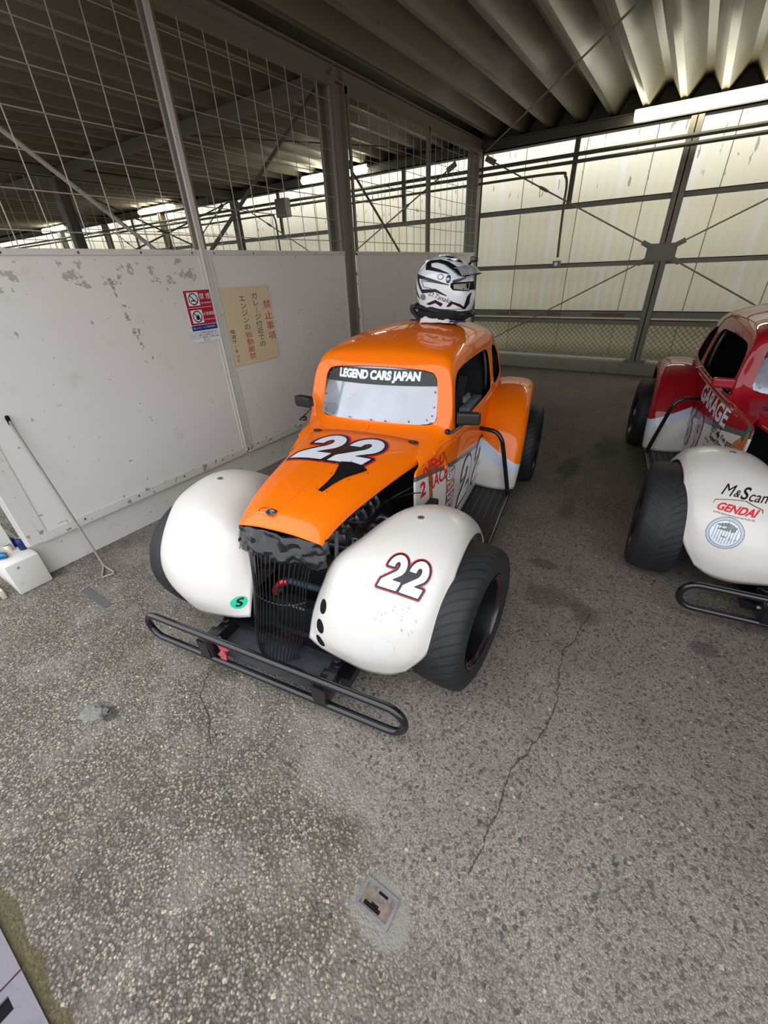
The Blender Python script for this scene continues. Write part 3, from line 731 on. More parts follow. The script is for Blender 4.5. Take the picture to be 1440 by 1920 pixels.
# ================================================================ SMALL THINGS OF THE PLACE
glow = plain('fluorescent_tube_glow', (1.0, 0.97, 0.74, 1), 0.4, emit=9.0)
def lamp(x0, label):
    r = empty('fluorescent_lamp', (x0, 6.06, 2.58)); tag(r, label, 'lamp', 'strip lights under the back eaves beam')
    b = MB(); b.box((-0.01, 0.0, 0.02), (1.23, 0.08, 0.06)); b.done('lamp_housing', M['angle'], r, 30)
    b = MB().tube([(0.0, 0.0, 0.0), (0.01, 0, 0), (1.21, 0, 0), (1.22, 0, 0)], [0.03, 0.04, 0.04, 0.03], 14); b.done('lit_diffuser', glow, r)
lamp(-0.89, 'lit strip lamp above the back frame near the cherry car')
lamp(-5.43, 'lit strip lamp in the next bay, seen behind the tall dark post and mesh')
lamp(-10.05, 'lit strip lamp two bays away, small through the mesh')
lamp(-14.75, 'farthest tiny lit strip lamp at the left edge of the photo')

b = MB(); b.box((-6.05, 6.02, 2.17), (-5.80, 6.13, 2.42), None, 0.01); jb = b.done('junction_box', M['girder'], None, 30)
tag(jb, 'square grey electrical box on the conduits in the next bay', 'electrical box')
r = empty('outlet_box', (-1.455, 6.14, 1.34)); tag(r, 'small grey socket box at the end of the bent conduit on the back frame', 'socket box')
MB().box((-0.045, -0.03, -0.035), (0.045, 0.03, 0.035), None, 0.005).done('box_body', M['girder'], r, 30)
MB().cyl((0.0, -0.03, 0), (0.0, -0.045, 0), 0.022, 12).done('cap', M['steel'], r)

# signs on the partition: y runs to the right seen from the bay, x outward
def flat(name, shape, mat, parent, y, z, lift, sc=1):
    vs, fs = shape; me = bpy.data.meshes.new(name)
    me.from_pydata([(lift, y + a * sc, z + c * sc) for a, c in vs], [], fs); me.update()
    return link(name, me, mat, parent, 30)
def join(shapes):
    vs = []; fs = []
    for (v, f), dx, dy in shapes:
        k0 = len(vs); vs += [(a + dx, c + dy) for a, c in v]; fs += [tuple(i + k0 for i in q) for q in f]
    return vs, fs
def rect(x0, y0, x1, y1): return [(x0, y0), (x1, y0), (x1, y1), (x0, y1)], [(0, 1, 2, 3)]
red_s = plain('sign_red', srgb(170, 20, 40), 0.4); blue_s = plain('sign_blue', srgb(24, 32, 120), 0.4)
ns = empty('no_smoking_sign', (XW + 0.004, 1.75, 1.159)); tag(ns, 'small red, blue and white no smoking and no fire sign on the white panel', 'sign')
MB().box((0, -0.092, -0.145), (0.002, 0.092, 0.145)).done('sign_plate', M['decal_white'], ns, 30)
flat('red_field', join([(rect(-0.092, -0.045, 0.092, 0.145), 0, 0)]), red_s, ns, 0, 0, 0.0026)
flat('blue_band', rect(-0.092, -0.078, 0.092, -0.048), blue_s, ns, 0, 0, 0.0026)
sq = [(rect(-0.075, 0.062, 0.005, 0.135), 0, 0), (rect(-0.075, -0.035, 0.005, 0.038), 0, 0), (rect(-0.085, 0.0495, 0.085, 0.0515), 0, 0)]
flat('white_square', join(sq), M['decal_white'], ns, 0, 0, 0.0032)
def txt(s_, size, off=0.0, sx=1, **kw): return curve2d(text=s_, size=size, offset=off, sx=sx, **kw)
cs = []
for cz in (0.0985, 0.0015):
    cs.append((curve2d([circle(0.033), circle(0.027, rev=True)]), -0.035, cz))
    cs.append((curve2d([[(-0.025, 0.021), (-0.021, 0.025), (0.025, -0.021), (0.021, -0.025)]]), -0.035, cz))
cs.append((curve2d([[(-0.018, -0.012), (0.012, -0.012), (0.012, -0.005), (-0.018, -0.005)]]), -0.035, 0.0985))
cs.append((curve2d([[(-0.012, -0.018), (0.010, -0.018), (0.014, 0.0), (0.004, 0.018), (0.002, 0.004), (-0.008, 0.01)]]), -0.035, 0.0015))
flat('pictogram', join(cs), M['decal_black'], ns, 0, 0, 0.0038)
flat('lettering', join([(txt('禁 煙', 0.036), 0.05, 0.108), (txt('NO SMOKING', 0.0125, sx=0.95), 0.05, 0.074),
     (txt('火気厳禁', 0.022), 0.05, 0.012), (txt('NO OPEN FLAME', 0.0105, sx=0.95), 0.05, -0.02), (txt('美しいガレージご利用の皆様へ', 0.0125, sx=0.95), 0, -0.063)]), M['decal_white'], ns, 0, 0, 0.0038)
flat('small_print', join([(txt(s_, 0.0125, sx=0.95), 0, -0.092 - 0.0145 * i) for i, s_ in enumerate(('ごみ・空き缶類は各自お持ち帰り', '下さい。場内は火気厳禁です。タバコは', 'サーキット喫煙所にて喫煙をお願い', '致します。'))]), M['decal_black'], ns, 0, 0, 0.0026)
nn = empty('garage_notice_sign', (XW + 0.003, 2.128, 1.062)); tag(nn, 'cream notice sign with vertical red and black Japanese lettering', 'sign')
MB().box((0, -0.208, -0.245), (0.002, 0.208, 0.245)).done('sign_board', plain('cream_sign_board', srgb(214, 196, 160), 0.5), nn, 30)
def column(s_, x, top, size, step, wide=1.4):
    out = []
    for i, ch in enumerate(s_):
        zc = top - i * step
        if ch == 'ー': out.append((rect(-size * 0.045, -size * 0.36, size * 0.045, size * 0.36), x, zc))
        else: out.append((txt(ch, size, 0.0, wide), x, zc))
    return out
flat('red_lettering', join(column('禁止事項', 0.170, 0.118, 0.060, 0.069, 1.3) + column('始動厳禁', -0.042, 0.1715 - 5 * 0.0455, 0.045, 0.0475)), plain('sign_crimson', srgb(178, 44, 56), 0.5), nn, 0, 0, 0.0028)
flat('black_lettering', join(column('ガレージ付近での', 0.069, 0.181, 0.044, 0.0445) + column('エンジンの', -0.042, 0.1715, 0.043, 0.0445) + column('筑波サーキット', -0.175, -0.022, 0.029, 0.031, 1.6)), M['decal_black'], nn, 0, 0, 0.0028)

# hooked pull rod leaning on the partition
r = empty('hook_rod', (-2.31, 0.60, 0.0)); tag(r, 'thin rusty white rod with triangular foot leaning on the white panel', 'rod')
top = V(-2.525 + 2.31, 0.585 - 0.60, 0.838); ft = V(-0.046, 0.022, 0.0075)
MB().tube(spline([ft, ft.lerp(top, 0.5) + V(0.004, 0, -0.003), top], 6), 0.006, 8).done('shaft', M['rust'], r)
MB().tube([ft, V(0.070, 0.022, 0.007), V(0.074, 0.016, 0.007), V(0.056, -0.032, 0.007), V(0.050, -0.034, 0.007), ft + V(0.0, -0.003, 0)], 0.0055, 8).done('triangle_foot', M['rust'], r)
MB().tube([top - V(0, 0, 0.03), top, top + V(0.003, 0, 0.012)], [0.007, 0.009, 0.008], 8).done('tip', M['black_matt'], r)

# footing block with drink cans
b = MB(); b.box((-2.78, 0.273, 0.0), (-2.49, 0.42, 0.176), None, 0.006)
tag(b.done('concrete_block', M['kerb'], None, 30), 'white painted concrete footing block under the end of the partition', 'block')
b = MB(); b.box((-3.3, 0.30, 0.0), (-2.79, 0.40, 0.2)); b.box((-2.95, 0.30, 0.0), (-2.62, 0.37, 0.9)); b.box((-3.3, 0.3, 0.2), (-2.62, 0.36, 1.6)) if False else None
tag(b.done('trim_%d' % k, M['kerb'], None, 30), kind='structure'); k += 1
canb = plain('blue_can_print', srgb(52, 54, 120), 0.25, 0.7); cant = plain('pale_can_print', srgb(222, 214, 196), 0.3, 0.3); cang = plain('teal_can_print', srgb(30, 110, 160), 0.25, 0.7)
def can(x, y, mat, label, lay=False, h=0.062):
    r = empty('drink_can', (x, y, 0.177)); tag(r, label, 'can', 'drink cans on the white footing block')
    Mx = Matrix.Rotation(-PI / 2, 4, 'Y')
    if lay: Mx = rotz(0.9) @ TR(-h / 2, 0, 0.0165)
    MB().lathe([(0.0135, 0.0), (0.0165, 0.003), (0.0165, h - 0.006), (0.0135, h)], Mx, 18).done('can_body', mat, r)
    MB().lathe([(0.0001, h - 0.002), (0.0125, h - 0.002), (0.0138, h), (0.0142, h + 0.001), (0.0125, h + 0.0005)], Mx, 18).done('can_top', M['steel'], r)
can(-2.600, 0.396, canb, 'dark blue can nearest the partition on the footing block')
can(-2.645, 0.375, canb, 'dark blue can in the middle of the group on the block')
can(-2.615, 0.345, cant, 'cream can with a pale lid in front of the blue cans', h=0.05)
can(-2.66, 0.325, canb, 'blue can behind the toppled teal can on the block')
can(-2.60, 0.295, cang, 'teal and blue can lying on its side at the left edge', True)
# slatted grate beside the block
r = empty('wooden_slat_rack', (-2.56, 0.22, 0)); tag(r, 'pale slatted rack piece on the ground at the left edge below the block', 'rack')
for i in range(3): MB().box((-0.14, -0.012 - i * 0.05, 0.0), (0.03 - 0.02 * i, 0.008 - i * 0.05, 0.05), None, 0.003).done('slat', plain('pale_slat', srgb(200, 190, 170), 0.7), r, 30)
MB().box((-0.12, -0.13, 0.01), (-0.10, 0.01, 0.03)).done('crosspiece', M['black_matt'], r, 30)

# flat strip of dark tape on the floor
M['oldtape'] = dirty('worn_dark_tape', srgb(84, 84, 84), srgb(64, 64, 62), 0.8, 0.7, None, 20)
tp = MB().box((-0.123, -0.019, 0.0), (0.123, 0.019, 0.002)).done('tape_strip', M['oldtape'], None, 30)
tp.location = (-2.125, 0.468, 0.0005); tag(tp, 'short dark grey tape strip stuck on the concrete before the rod foot', 'tape')
# broken concrete lump
bm = bmesh.new(); q = bmesh.ops.create_icosphere(bm, subdivisions=4, radius=1)
for v in bm.verts:
    n_ = noise.fractal(v.co * 1.6 + V(3, 1, 5), 1.0, 2.0, 5); n2_ = noise.noise(v.co * 9)
    s_ = 1 + 0.34 * n_ + 0.16 * n2_; v.co = V(v.co.x * 0.046 * s_, v.co.y * 0.032 * s_, max(-0.004, v.co.z * 0.017 * s_))
me = bpy.data.meshes.new('concrete_lump'); bm.to_mesh(me); bm.free()
cl_ = link('concrete_lump', me, dirty('grey_concrete_lump', srgb(126, 125, 120), srgb(86, 83, 76), 0.9, 0.95, None, 60), None, 30)
cl_.location = (-1.452, 0.142, 0.003); cl_.rotation_euler = (0, 0, 0.5); tag(cl_, 'rough grey lump of broken concrete in the left foreground', 'stone')

# socket box sunk in the ground
sb_ = empty('ground_socket_box', (-0.268, 0.2725, 0.0)); tag(sb_, 'square aluminium socket frame sunk in pale mortar in the foreground', 'floor box')
alu = plain('brushed_aluminium', srgb(138, 133, 136), 0.4, 0.6, bump=0.1, bscale=200, var=0.12, vscale=30)
b = MB(); w, h = 0.049, 0.033; t_ = 0.009
b.box((-w, -h, -0.0), (w, -h + t_, 0.004)); b.box((-w, h - t_, 0.0), (w, h, 0.004)); b.box((-w, -h + t_, 0), (-w + t_, h - t_, 0.004)); b.box((w - t_, -h + t_, 0), (w, h - t_, 0.004))
b.done('outer_frame', alu, sb_, 30)
b = MB(); b.box((-0.013, h - t_ - 0.012, 0.0), (0.030, h - t_, 0.0045)); b.done('hinge_tongue', alu, sb_, 30)
b = MB(); b.box((-w + t_, -h + t_, 0.0), (w - t_, h - t_, 0.002)); b.done('lid', plain('worn_lid', srgb(118, 106, 92), 0.6, 0.3, var=0.3, vscale=60), sb_, 30)
b = MB(); b.box((-0.006, h - t_ - 0.009, 0.0044), (0.020, h - t_ - 0.0025, 0.0052)); b.box((-0.030, -0.020, 0.0018), (0.016, -0.011, 0.0028)); b.box((-0.012, -0.012, 0.0018), (0.008, -0.006, 0.0028)); b.done('slot', M['black_matt'], sb_, 30)

# drain channel covers along the apron
cvm = dirty('lilac_grey_drain_cover', srgb(118, 113, 122), srgb(98, 92, 100), 0.7, 0.6, None, 12)
for i, (x0, x1, lb) in enumerate(((-1.385, -0.905, 'grey drain cover plate at the left photo edge, upper of the two'), (-0.90, -0.42, 'grey drain cover plate in the bottom left corner with a dark slot'))):
    r = empty('drain_cover', (x0, -0.27, 0)); tag(r, lb, 'drain cover', 'drain covers in the bottom left corner')
    L = x1 - x0
    b = MB(); sx0 = 0.02 if i else 0.1
    b.box((0, -0.30, 0.0), (sx0, 0, 0.008)); b.box((sx0 + 0.035, -0.30, 0), (L, 0, 0.008)); b.box((sx0, -0.033, 0), (sx0 + 0.035, 0, 0.008)); b.box((sx0, -0.30, 0), (sx0 + 0.035, -0.13, 0.008))
    b.done('cover_plate', cvm, r, 30)
    MB().box((sx0, -0.13, 0.0), (sx0 + 0.035, -0.033, 0.001)).done('lifting_slot', M['black_matt'], r, 30)
# ================================================================ RACE CARS
def G(rows): return [[V(*p) for p in r] for r in rows]
def sec(y, pts): return [V(p[0], (p[2] if len(p) > 2 else y), p[1]) for p in pts]
HALF = [
 sec(0.42, [(.325, .15), (.332, .30), (.336, .45), (.336, .60), (.335, .650, .435), (.322, .666, .50), (.25, .684, .575), (.12, .694, .585), (0, .698, .585)]),
 sec(0.52, [(.343, .15), (.352, .30), (.357, .45), (.353, .61), (.350, .660, .53), (.334, .677, .56), (.26, .690, .605), (.13, .70, .61), (0, .705, .61)]),
 sec(0.635, [(.366, .15), (.376, .30), (.380, .45), (.373, .630), (.367, .668), (.348, .685), (.27, .698), (.14, .707), (0, .712)]),
 sec(0.70, [(.376, .15), (.386, .30), (.391, .45), (.384, .64, .71), (.372, .685, .725), (.348, .712, .74), (.29, .728, .745), (.15, .736, .715), (0, .738, .70)]),
 sec(0.76, [(.381, .15), (.391, .30), (.396, .45), (.390, .655, .765), (.380, .735, .775), (.360, .79, .79), (.31, .80, .79), (.155, .80, .745), (0, .80, .732)]),
 sec(0.81, [(.384, .15), (.394, .30), (.399, .45), (.393, .665, .80), (.381, .79, .80), (.358, .90, .815), (.302, .925, .83), (.155, .93, .80), (0, .932, .795)]),
 sec(0.86, [(.386, .15), (.396, .30), (.401, .45), (.395, .672, .85), (.380, .82, .845), (.355, .955, .85), (.305, .998, .86), (.16, 1.005, .842), (0, 1.005, .835)]),
 sec(0.94, [(.388, .15), (.398, .30), (.403, .45), (.397, .678, .94), (.382, .82, .94), (.360, .962, .935), (.318, 1.028, .93), (.17, 1.050, .915), (0, 1.055, .91)]),
 sec(1.15, [(.39, .15), (.40, .30), (.405, .45), (.399, .69), (.385, .83), (.364, .968), (.325, 1.048), (.175, 1.086), (0, 1.097)]),
 sec(1.45, [(.39, .15), (.40, .30), (.405, .45), (.40, .695), (.386, .83), (.362, .965), (.32, 1.052), (.175, 1.098), (0, 1.112)]),
 sec(1.75, [(.386, .15), (.396, .30), (.40, .45), (.395, .69), (.379, .82), (.352, .945), (.308, 1.03), (.165, 1.078), (0, 1.092)]),
 sec(2.05, [(.372, .15), (.38, .30), (.382, .45), (.372, .66), (.352, .78), (.325, .88), (.28, .955), (.15, 1.0), (0, 1.012)]),
 sec(2.30, [(.34, .16), (.348, .30), (.35, .42), (.33, .59), (.31, .69), (.28, .77), (.235, .825), (.125, .86), (0, .87)]),
 sec(2.48, [(.27, .19), (.28, .30), (.28, .38), (.27, .47), (.25, .54), (.22, .59), (.18, .63), (.09, .655), (0, .66)]),
 sec(2.55, [(.16, .24), (.17, .30), (.17, .35), (.165, .39), (.155, .42), (.14, .44), (.11, .455), (.06, .465), (0, .47)]),
]
def full_sections(pinch):
    half = [spline(r, 5) for r in HALF]
    cols = list(zip(*half)); cols = [spline(c, 6) for c in cols]; rows = [list(r) for r in zip(*cols)]
    # the cowl panel on one side is pinched in under the hood edge
    q = lambda p, on: V(p.x * ((1 - .13 * max(0, .66 - p.y) / .24) if on else 1), p.y, p.z)
    return [[q(p, pinch > 0) for p in r] + [q(V(-p.x, p.y, p.z), pinch < 0) for p in r[-2::-1]] for r in rows]
def in_poly(u, v, P):
    k = False; n = len(P)
    for i in range(n):
        (x0, y0), (x1, y1) = P[i - 1], P[i]
        if (y0 > v) != (y1 > v) and u < (x1 - x0) * (v - y0) / (y1 - y0) + x0: k = not k
    return k
def cut_opening(bm, P, to2, ok, pdir, to3):
    """score the skin along the outline P, then lift the inside out"""
    n = len(P)
    for i in range(n):
        (u0, v0), (u1, v1) = P[i - 1], P[i]
        if abs(u0 - u1) + abs(v0 - v1) < 1e-5: continue
        e = .002; ul, uh, vl, vh = min(u0, u1) - e, max(u0, u1) + e, min(v0, v1) - e, max(v0, v1) + e; sel = []
        for f in bm.faces:
            if not ok(f.calc_center_median(), f.normal): continue
            q = [to2(v.co) for v in f.verts]
            if max(a[0] for a in q) >= ul and min(a[0] for a in q) <= uh and max(a[1] for a in q) >= vl and min(a[1] for a in q) <= vh: sel.append(f)
        if not sel: continue
        g_ = set(sel)
        for f in sel: g_ |= set(f.verts) | set(f.edges)
        a = to3(u0, v0); no = (to3(u1, v1) - a).cross(pdir).normalized()
        bmesh.ops.bisect_plane(bm, geom=list(g_), dist=1e-6, plane_co=a, plane_no=no)
    kill = [f for f in bm.faces if ok(f.calc_center_median(), f.normal) and in_poly(*to2(f.calc_center_median()), P)]
    bmesh.ops.delete(bm, geom=kill, context='FACES')
def smooth_poly(pts, n=5): return [(p.x, p.y) for p in spline([(a, c, 0) for a, c in pts], n, True)]
SIDEWIN = [(.812, .735), (.824, .80), (.842, .87), (.875, .93), (.94, .958), (1.1, .968), (1.35, .966), (1.50, .955), (1.555, .915), (1.575, .83), (1.58, .75), (1.545, .718), (1.3, .712), (1.0, .712), (.83, .712)]
QWIN = [(1.655, .75), (1.65, .85), (1.66, .93), (1.73, .945), (1.84, .92), (1.96, .85), (2.02, .775), (2.0, .735), (1.85, .722), (1.70, .722)]
SCR_O = V(0, 0.775, 0.85); SCR_N = V(0, -0.905, 0.425).normalized()
SCR_UY = V(0, 0.425, 0.905).normalized()
SCRM = Matrix(((1, 0, 0, SCR_O.x), (0, SCR_UY.y, -SCR_N.y, SCR_O.y), (0, SCR_UY.z, -SCR_N.z, SCR_O.z), (0, 0, 0, 1)))
SCRWIN = [(.0, -.118), (-.15, -.116), (-.27, -.108), (-.302, -.085), (-.305, -.03), (-.297, .06), (-.286, .105), (-.25, .128), (-.13, .134), (0, .136)]
SCRWIN = SCRWIN + [(-x, y) for x, y in SCRWIN[-2:0:-1]]

def strip_panel(name, pts_outer, M_, mat, parent, t=0.003):
    return None

def hood_grid():
    H = [sec(.645, [(.0, .716), (.14, .712), (.25, .702), (.315, .684), (.338, .668), (.345, .650)]),
         sec(.40, [(.0, .702), (.12, .700), (.205, .690), (.252, .673), (.272, .657), (.280, .640)]),
         sec(.15, [(.0, .680), (.10, .678), (.168, .668), (.205, .652), (.220, .638), (.226, .622)]),
         sec(.02, [(.0, .657), (.085, .654), (.145, .643), (.180, .627), (.194, .612), (.198, .600)]),
         sec(-.035, [(.0, .634), (.08, .631), (.135, .620), (.170, .605), (.184, .592), (.188, .582)]),
         sec(-.072, [(.0, .602), (.075, .600), (.13, .594), (.165, .586, -.068), (.180, .579, -.062), (.184, .572, -.058)])]
    half = dense(H, 5, 4)
    return [r + [V(-p.x, p.y, p.z) for p in r[-2::-1]] if False else [V(-p.x, p.y, p.z) for p in r[::-1]][:-1] + r for r in half]
FF = G([
 [(.40, .555, .15), (.44, .56, .15), (.50, .562, .15), (.56, .56, .15), (.60, .55, .15), (.62, .535, .15)],
 [(.38, .53, .33), (.43, .54, .33), (.49, .545, .33), (.56, .54, .33), (.605, .525, .33), (.625, .505, .325)],
 [(.36, .40, .475), (.42, .435, .50), (.49, .44, .505), (.56, .435, .495), (.605, .42, .475), (.628, .40, .445)],
 [(.305, .235, .545), (.38, .25, .595), (.48, .255, .612), (.56, .25, .600), (.607, .24, .572), (.63, .225, .535)],
 [(.252, .10, .528), (.33, .07, .588), (.44, .07, .612), (.53, .07, .602), (.60, .065, .575), (.63, .06, .54)],
 [(.200, -.020, .500), (.27, -.060, .535), (.37, -.075, .552), (.48, -.07, .545), (.58, -.05, .52), (.625, -.025, .485)],
 [(.156, -.050, .400), (.225, -.135, .415), (.33, -.182, .43), (.45, -.185, .43), (.56, -.150, .41), (.613, -.105, .385)],
 [(.140, -.112, .310), (.205, -.178, .30), (.31, -.215, .30), (.42, -.215, .30), (.525, -.185, .30), (.585, -.145, .30)],
 [(.138, -.160, .215), (.20, -.178, .205), (.29, -.185, .19), (.38, -.185, .175), (.46, -.172, .178), (.52, -.155, .205)],
])
RF = G([
 [(.385, 1.375, .155), (.45, 1.365, .15), (.53, 1.36, .15), (.595, 1.375, .15), (.622, 1.405, .15), (.628, 1.44, .15)],
 [(.385, 1.365, .30), (.45, 1.35, .30), (.54, 1.345, .30), (.61, 1.36, .30), (.638, 1.395, .295), (.642, 1.43, .29)],
 [(.39, 1.41, .45), (.45, 1.40, .455), (.54, 1.395, .455), (.612, 1.41, .45), (.640, 1.44, .435), (.645, 1.475, .42)],
 [(.385, 1.52, .60), (.45, 1.515, .61), (.54, 1.515, .61), (.605, 1.525, .60), (.634, 1.55, .575), (.640, 1.575, .545)],
 [(.38, 1.68, .68), (.45, 1.68, .692), (.53, 1.68, .692), (.590, 1.685, .68), (.622, 1.70, .65), (.630, 1.71, .615)],
 [(.37, 1.88, .70), (.44, 1.88, .712), (.52, 1.88, .712), (.580, 1.88, .70), (.612, 1.885, .67), (.62, 1.89, .63)],
 [(.35, 2.08, .67), (.42, 2.08, .68), (.50, 2.08, .68), (.565, 2.075, .67), (.60, 2.06, .64), (.61, 2.05, .605)],
 [(.33, 2.25, .56), (.40, 2.255, .57), (.48, 2.25, .57), (.545, 2.24, .555), (.585, 2.215, .53), (.595, 2.19, .50)],
 [(.31, 2.36, .40), (.37, 2.37, .405), (.45, 2.36, .405), (.52, 2.34, .395), (.565, 2.31, .38), (.575, 2.28, .365)],
 [(.29, 2.38, .22), (.35, 2.39, .22), (.43, 2.38, .22), (.50, 2.36, .22), (.545, 2.33, .22), (.56, 2.30, .22)],
])
TWO = [(0.02, .64), (.10, .90), (.30, 1.0), (.52, 1.0), (.70, .93), (.76, .78), (.72, .58), (.56, .42), (.38, .24), (.74, .24), (.68, 0), (-.10, 0), (-.06, .20), (.16, .38), (.36, .52), (.46, .66), (.48, .75), (.42, .80), (.34, .80), (.29, .76), (.27, .64)]
def two(w, h, x0, y0, sh=0.18): return [(x0 + (x + sh * y) * w, y0 + y * h) for x, y in TWO]
def curved_text_poly(w, h, gap, sh=0.18):
    P = [smooth_two(w, h, -w * 0.50 - gap / 2 - 0.34 * w, -h / 2, sh), smooth_two(w, h, gap / 2 - 0.02 * w, -h / 2, sh)]
    return P
def smooth_two(w, h, x0, y0, sh):
    arc = lambda cx, cy, rx, ry, a0, a1, n: [(cx + rx * math.cos(math.radians(a0 + (a1 - a0) * i / n)), cy + ry * math.sin(math.radians(a0 + (a1 - a0) * i / n))) for i in range(n + 1)]
    P = [(0.0, .62)] + arc(.36, .64, .36, .36, 170, 0, 12) + arc(.36, .64, .36, .30, -12, -42, 4) + [(.34, .25), (.72, .25), (.66, 0), (-.08, 0), (-.04, .21), (.40, .52)] + arc(.36, .66, .10, .13, -40, 180, 8) + [(.26, .62)]
    return [(x0 + (x + sh * y) * w, y0 + y * h) for x, y in P]

def num_layers(w, h, gap, sh, cell, loops=None):
    P = loops or curved_text_poly(w, h, gap, sh); f0 = sdf_field(P, cell, .03)
    f1 = sdf_field(P + bay_fill(w, h, gap, sh, False), cell, .03) if not loops else f0
    return f0, f1
def bay_fill(w, h, gap, sh, first=True):
    out = []
    for x0 in ((-w * 0.50 - gap / 2 - 0.34 * w,) if first else ()) + (gap / 2 - 0.02 * w,):
        P = [(-.03, .22), (.36, .50), (.29, .64), (.02, .63)] if x0 < -w * .3 else [(-.30, .22), (.0, .22), (.38, .50), (.29, .66), (-.12, .66)]
        out.append([(x0 + (x + sh * y) * w, -h / 2 + y * h) for x, y in P])
    return out
def make_wheel(parent, x, y, side, steer, rimmat, tyre_name='tyre', r=.27, w=.20, pin='decal_red', sticker=True):
    """side +1: outer face towards +x"""
    wh = empty('wheel', (x, y, r), math.radians(steer), parent)
    me_p = [(.172, -.088), (.185, -.094), (.205, -.100), (.235, -.098), (.256, -.088), (.265, -.070), (.269, -.035), (.270, 0), (.269, .035), (.265, .070), (.256, .088), (.235, .098), (.205, .100), (.185, .094), (.172, .088), (.168, .07), (.168, -.07)]
    MB().lathe(me_p, None, 96, True).done('tyre', M['tyre'], wh, 60)
    s = side
    b = MB()
    b.lathe([(.178, s * .094), (.170, s * .092), (.165, s * .082), (.158, s * .076), (.154, s * .03), (.150, -s * .02), (.146, -s * .045), (.118, -s * .050), (.080, -s * .035), (.055, -s * .022), (.030, -s * .020), (.0001, -s * .020)], None, 64)
    b.lathe([(.154, s * .03), (.160, -s * .05), (.172, -s * .09)], None, 48)
    b.done('rim', rimmat, wh, 30)
    b = MB()
    b.lathe([(.1652, s * .0835), (.1646, s * .0838), (.1638, s * .0835)], None, 64); b.done('pinstripe', M[pin], wh)
    b = MB()
    for i in range(4):
        t = i * PI / 2 + .4; b.cyl((-s * .022, .052 * math.cos(t), .052 * math.sin(t)), (-s * .002, .052 * math.cos(t), .052 * math.sin(t)), .010, 6)
    done_each(b, 'wheel_nut', M['steel'], wh)
    b = MB(); b.cyl((-s * .02, 0, 0), (s * .005, 0, 0), .028, 16, .024); b.done('hub', M['black_gloss'], wh)
    b = MB()
    for i in range(10):
        t = i * PI / 5; b.cyl((-s * .0475, .098 * math.cos(t), .098 * math.sin(t)), (-s * .0405, .098 * math.cos(t), .098 * math.sin(t)), .014, 10)
    done_each(b, 'vent_hole', M['black_matt'], wh)
    if sticker:
        b = MB(); b.box((min(s * -.044, s * -.046), -.012, .098), (max(s * -.044, s * -.046), .012, .135), None, .0008)
        b.done('wheel_sticker', M['yellow'], wh)
    return wh

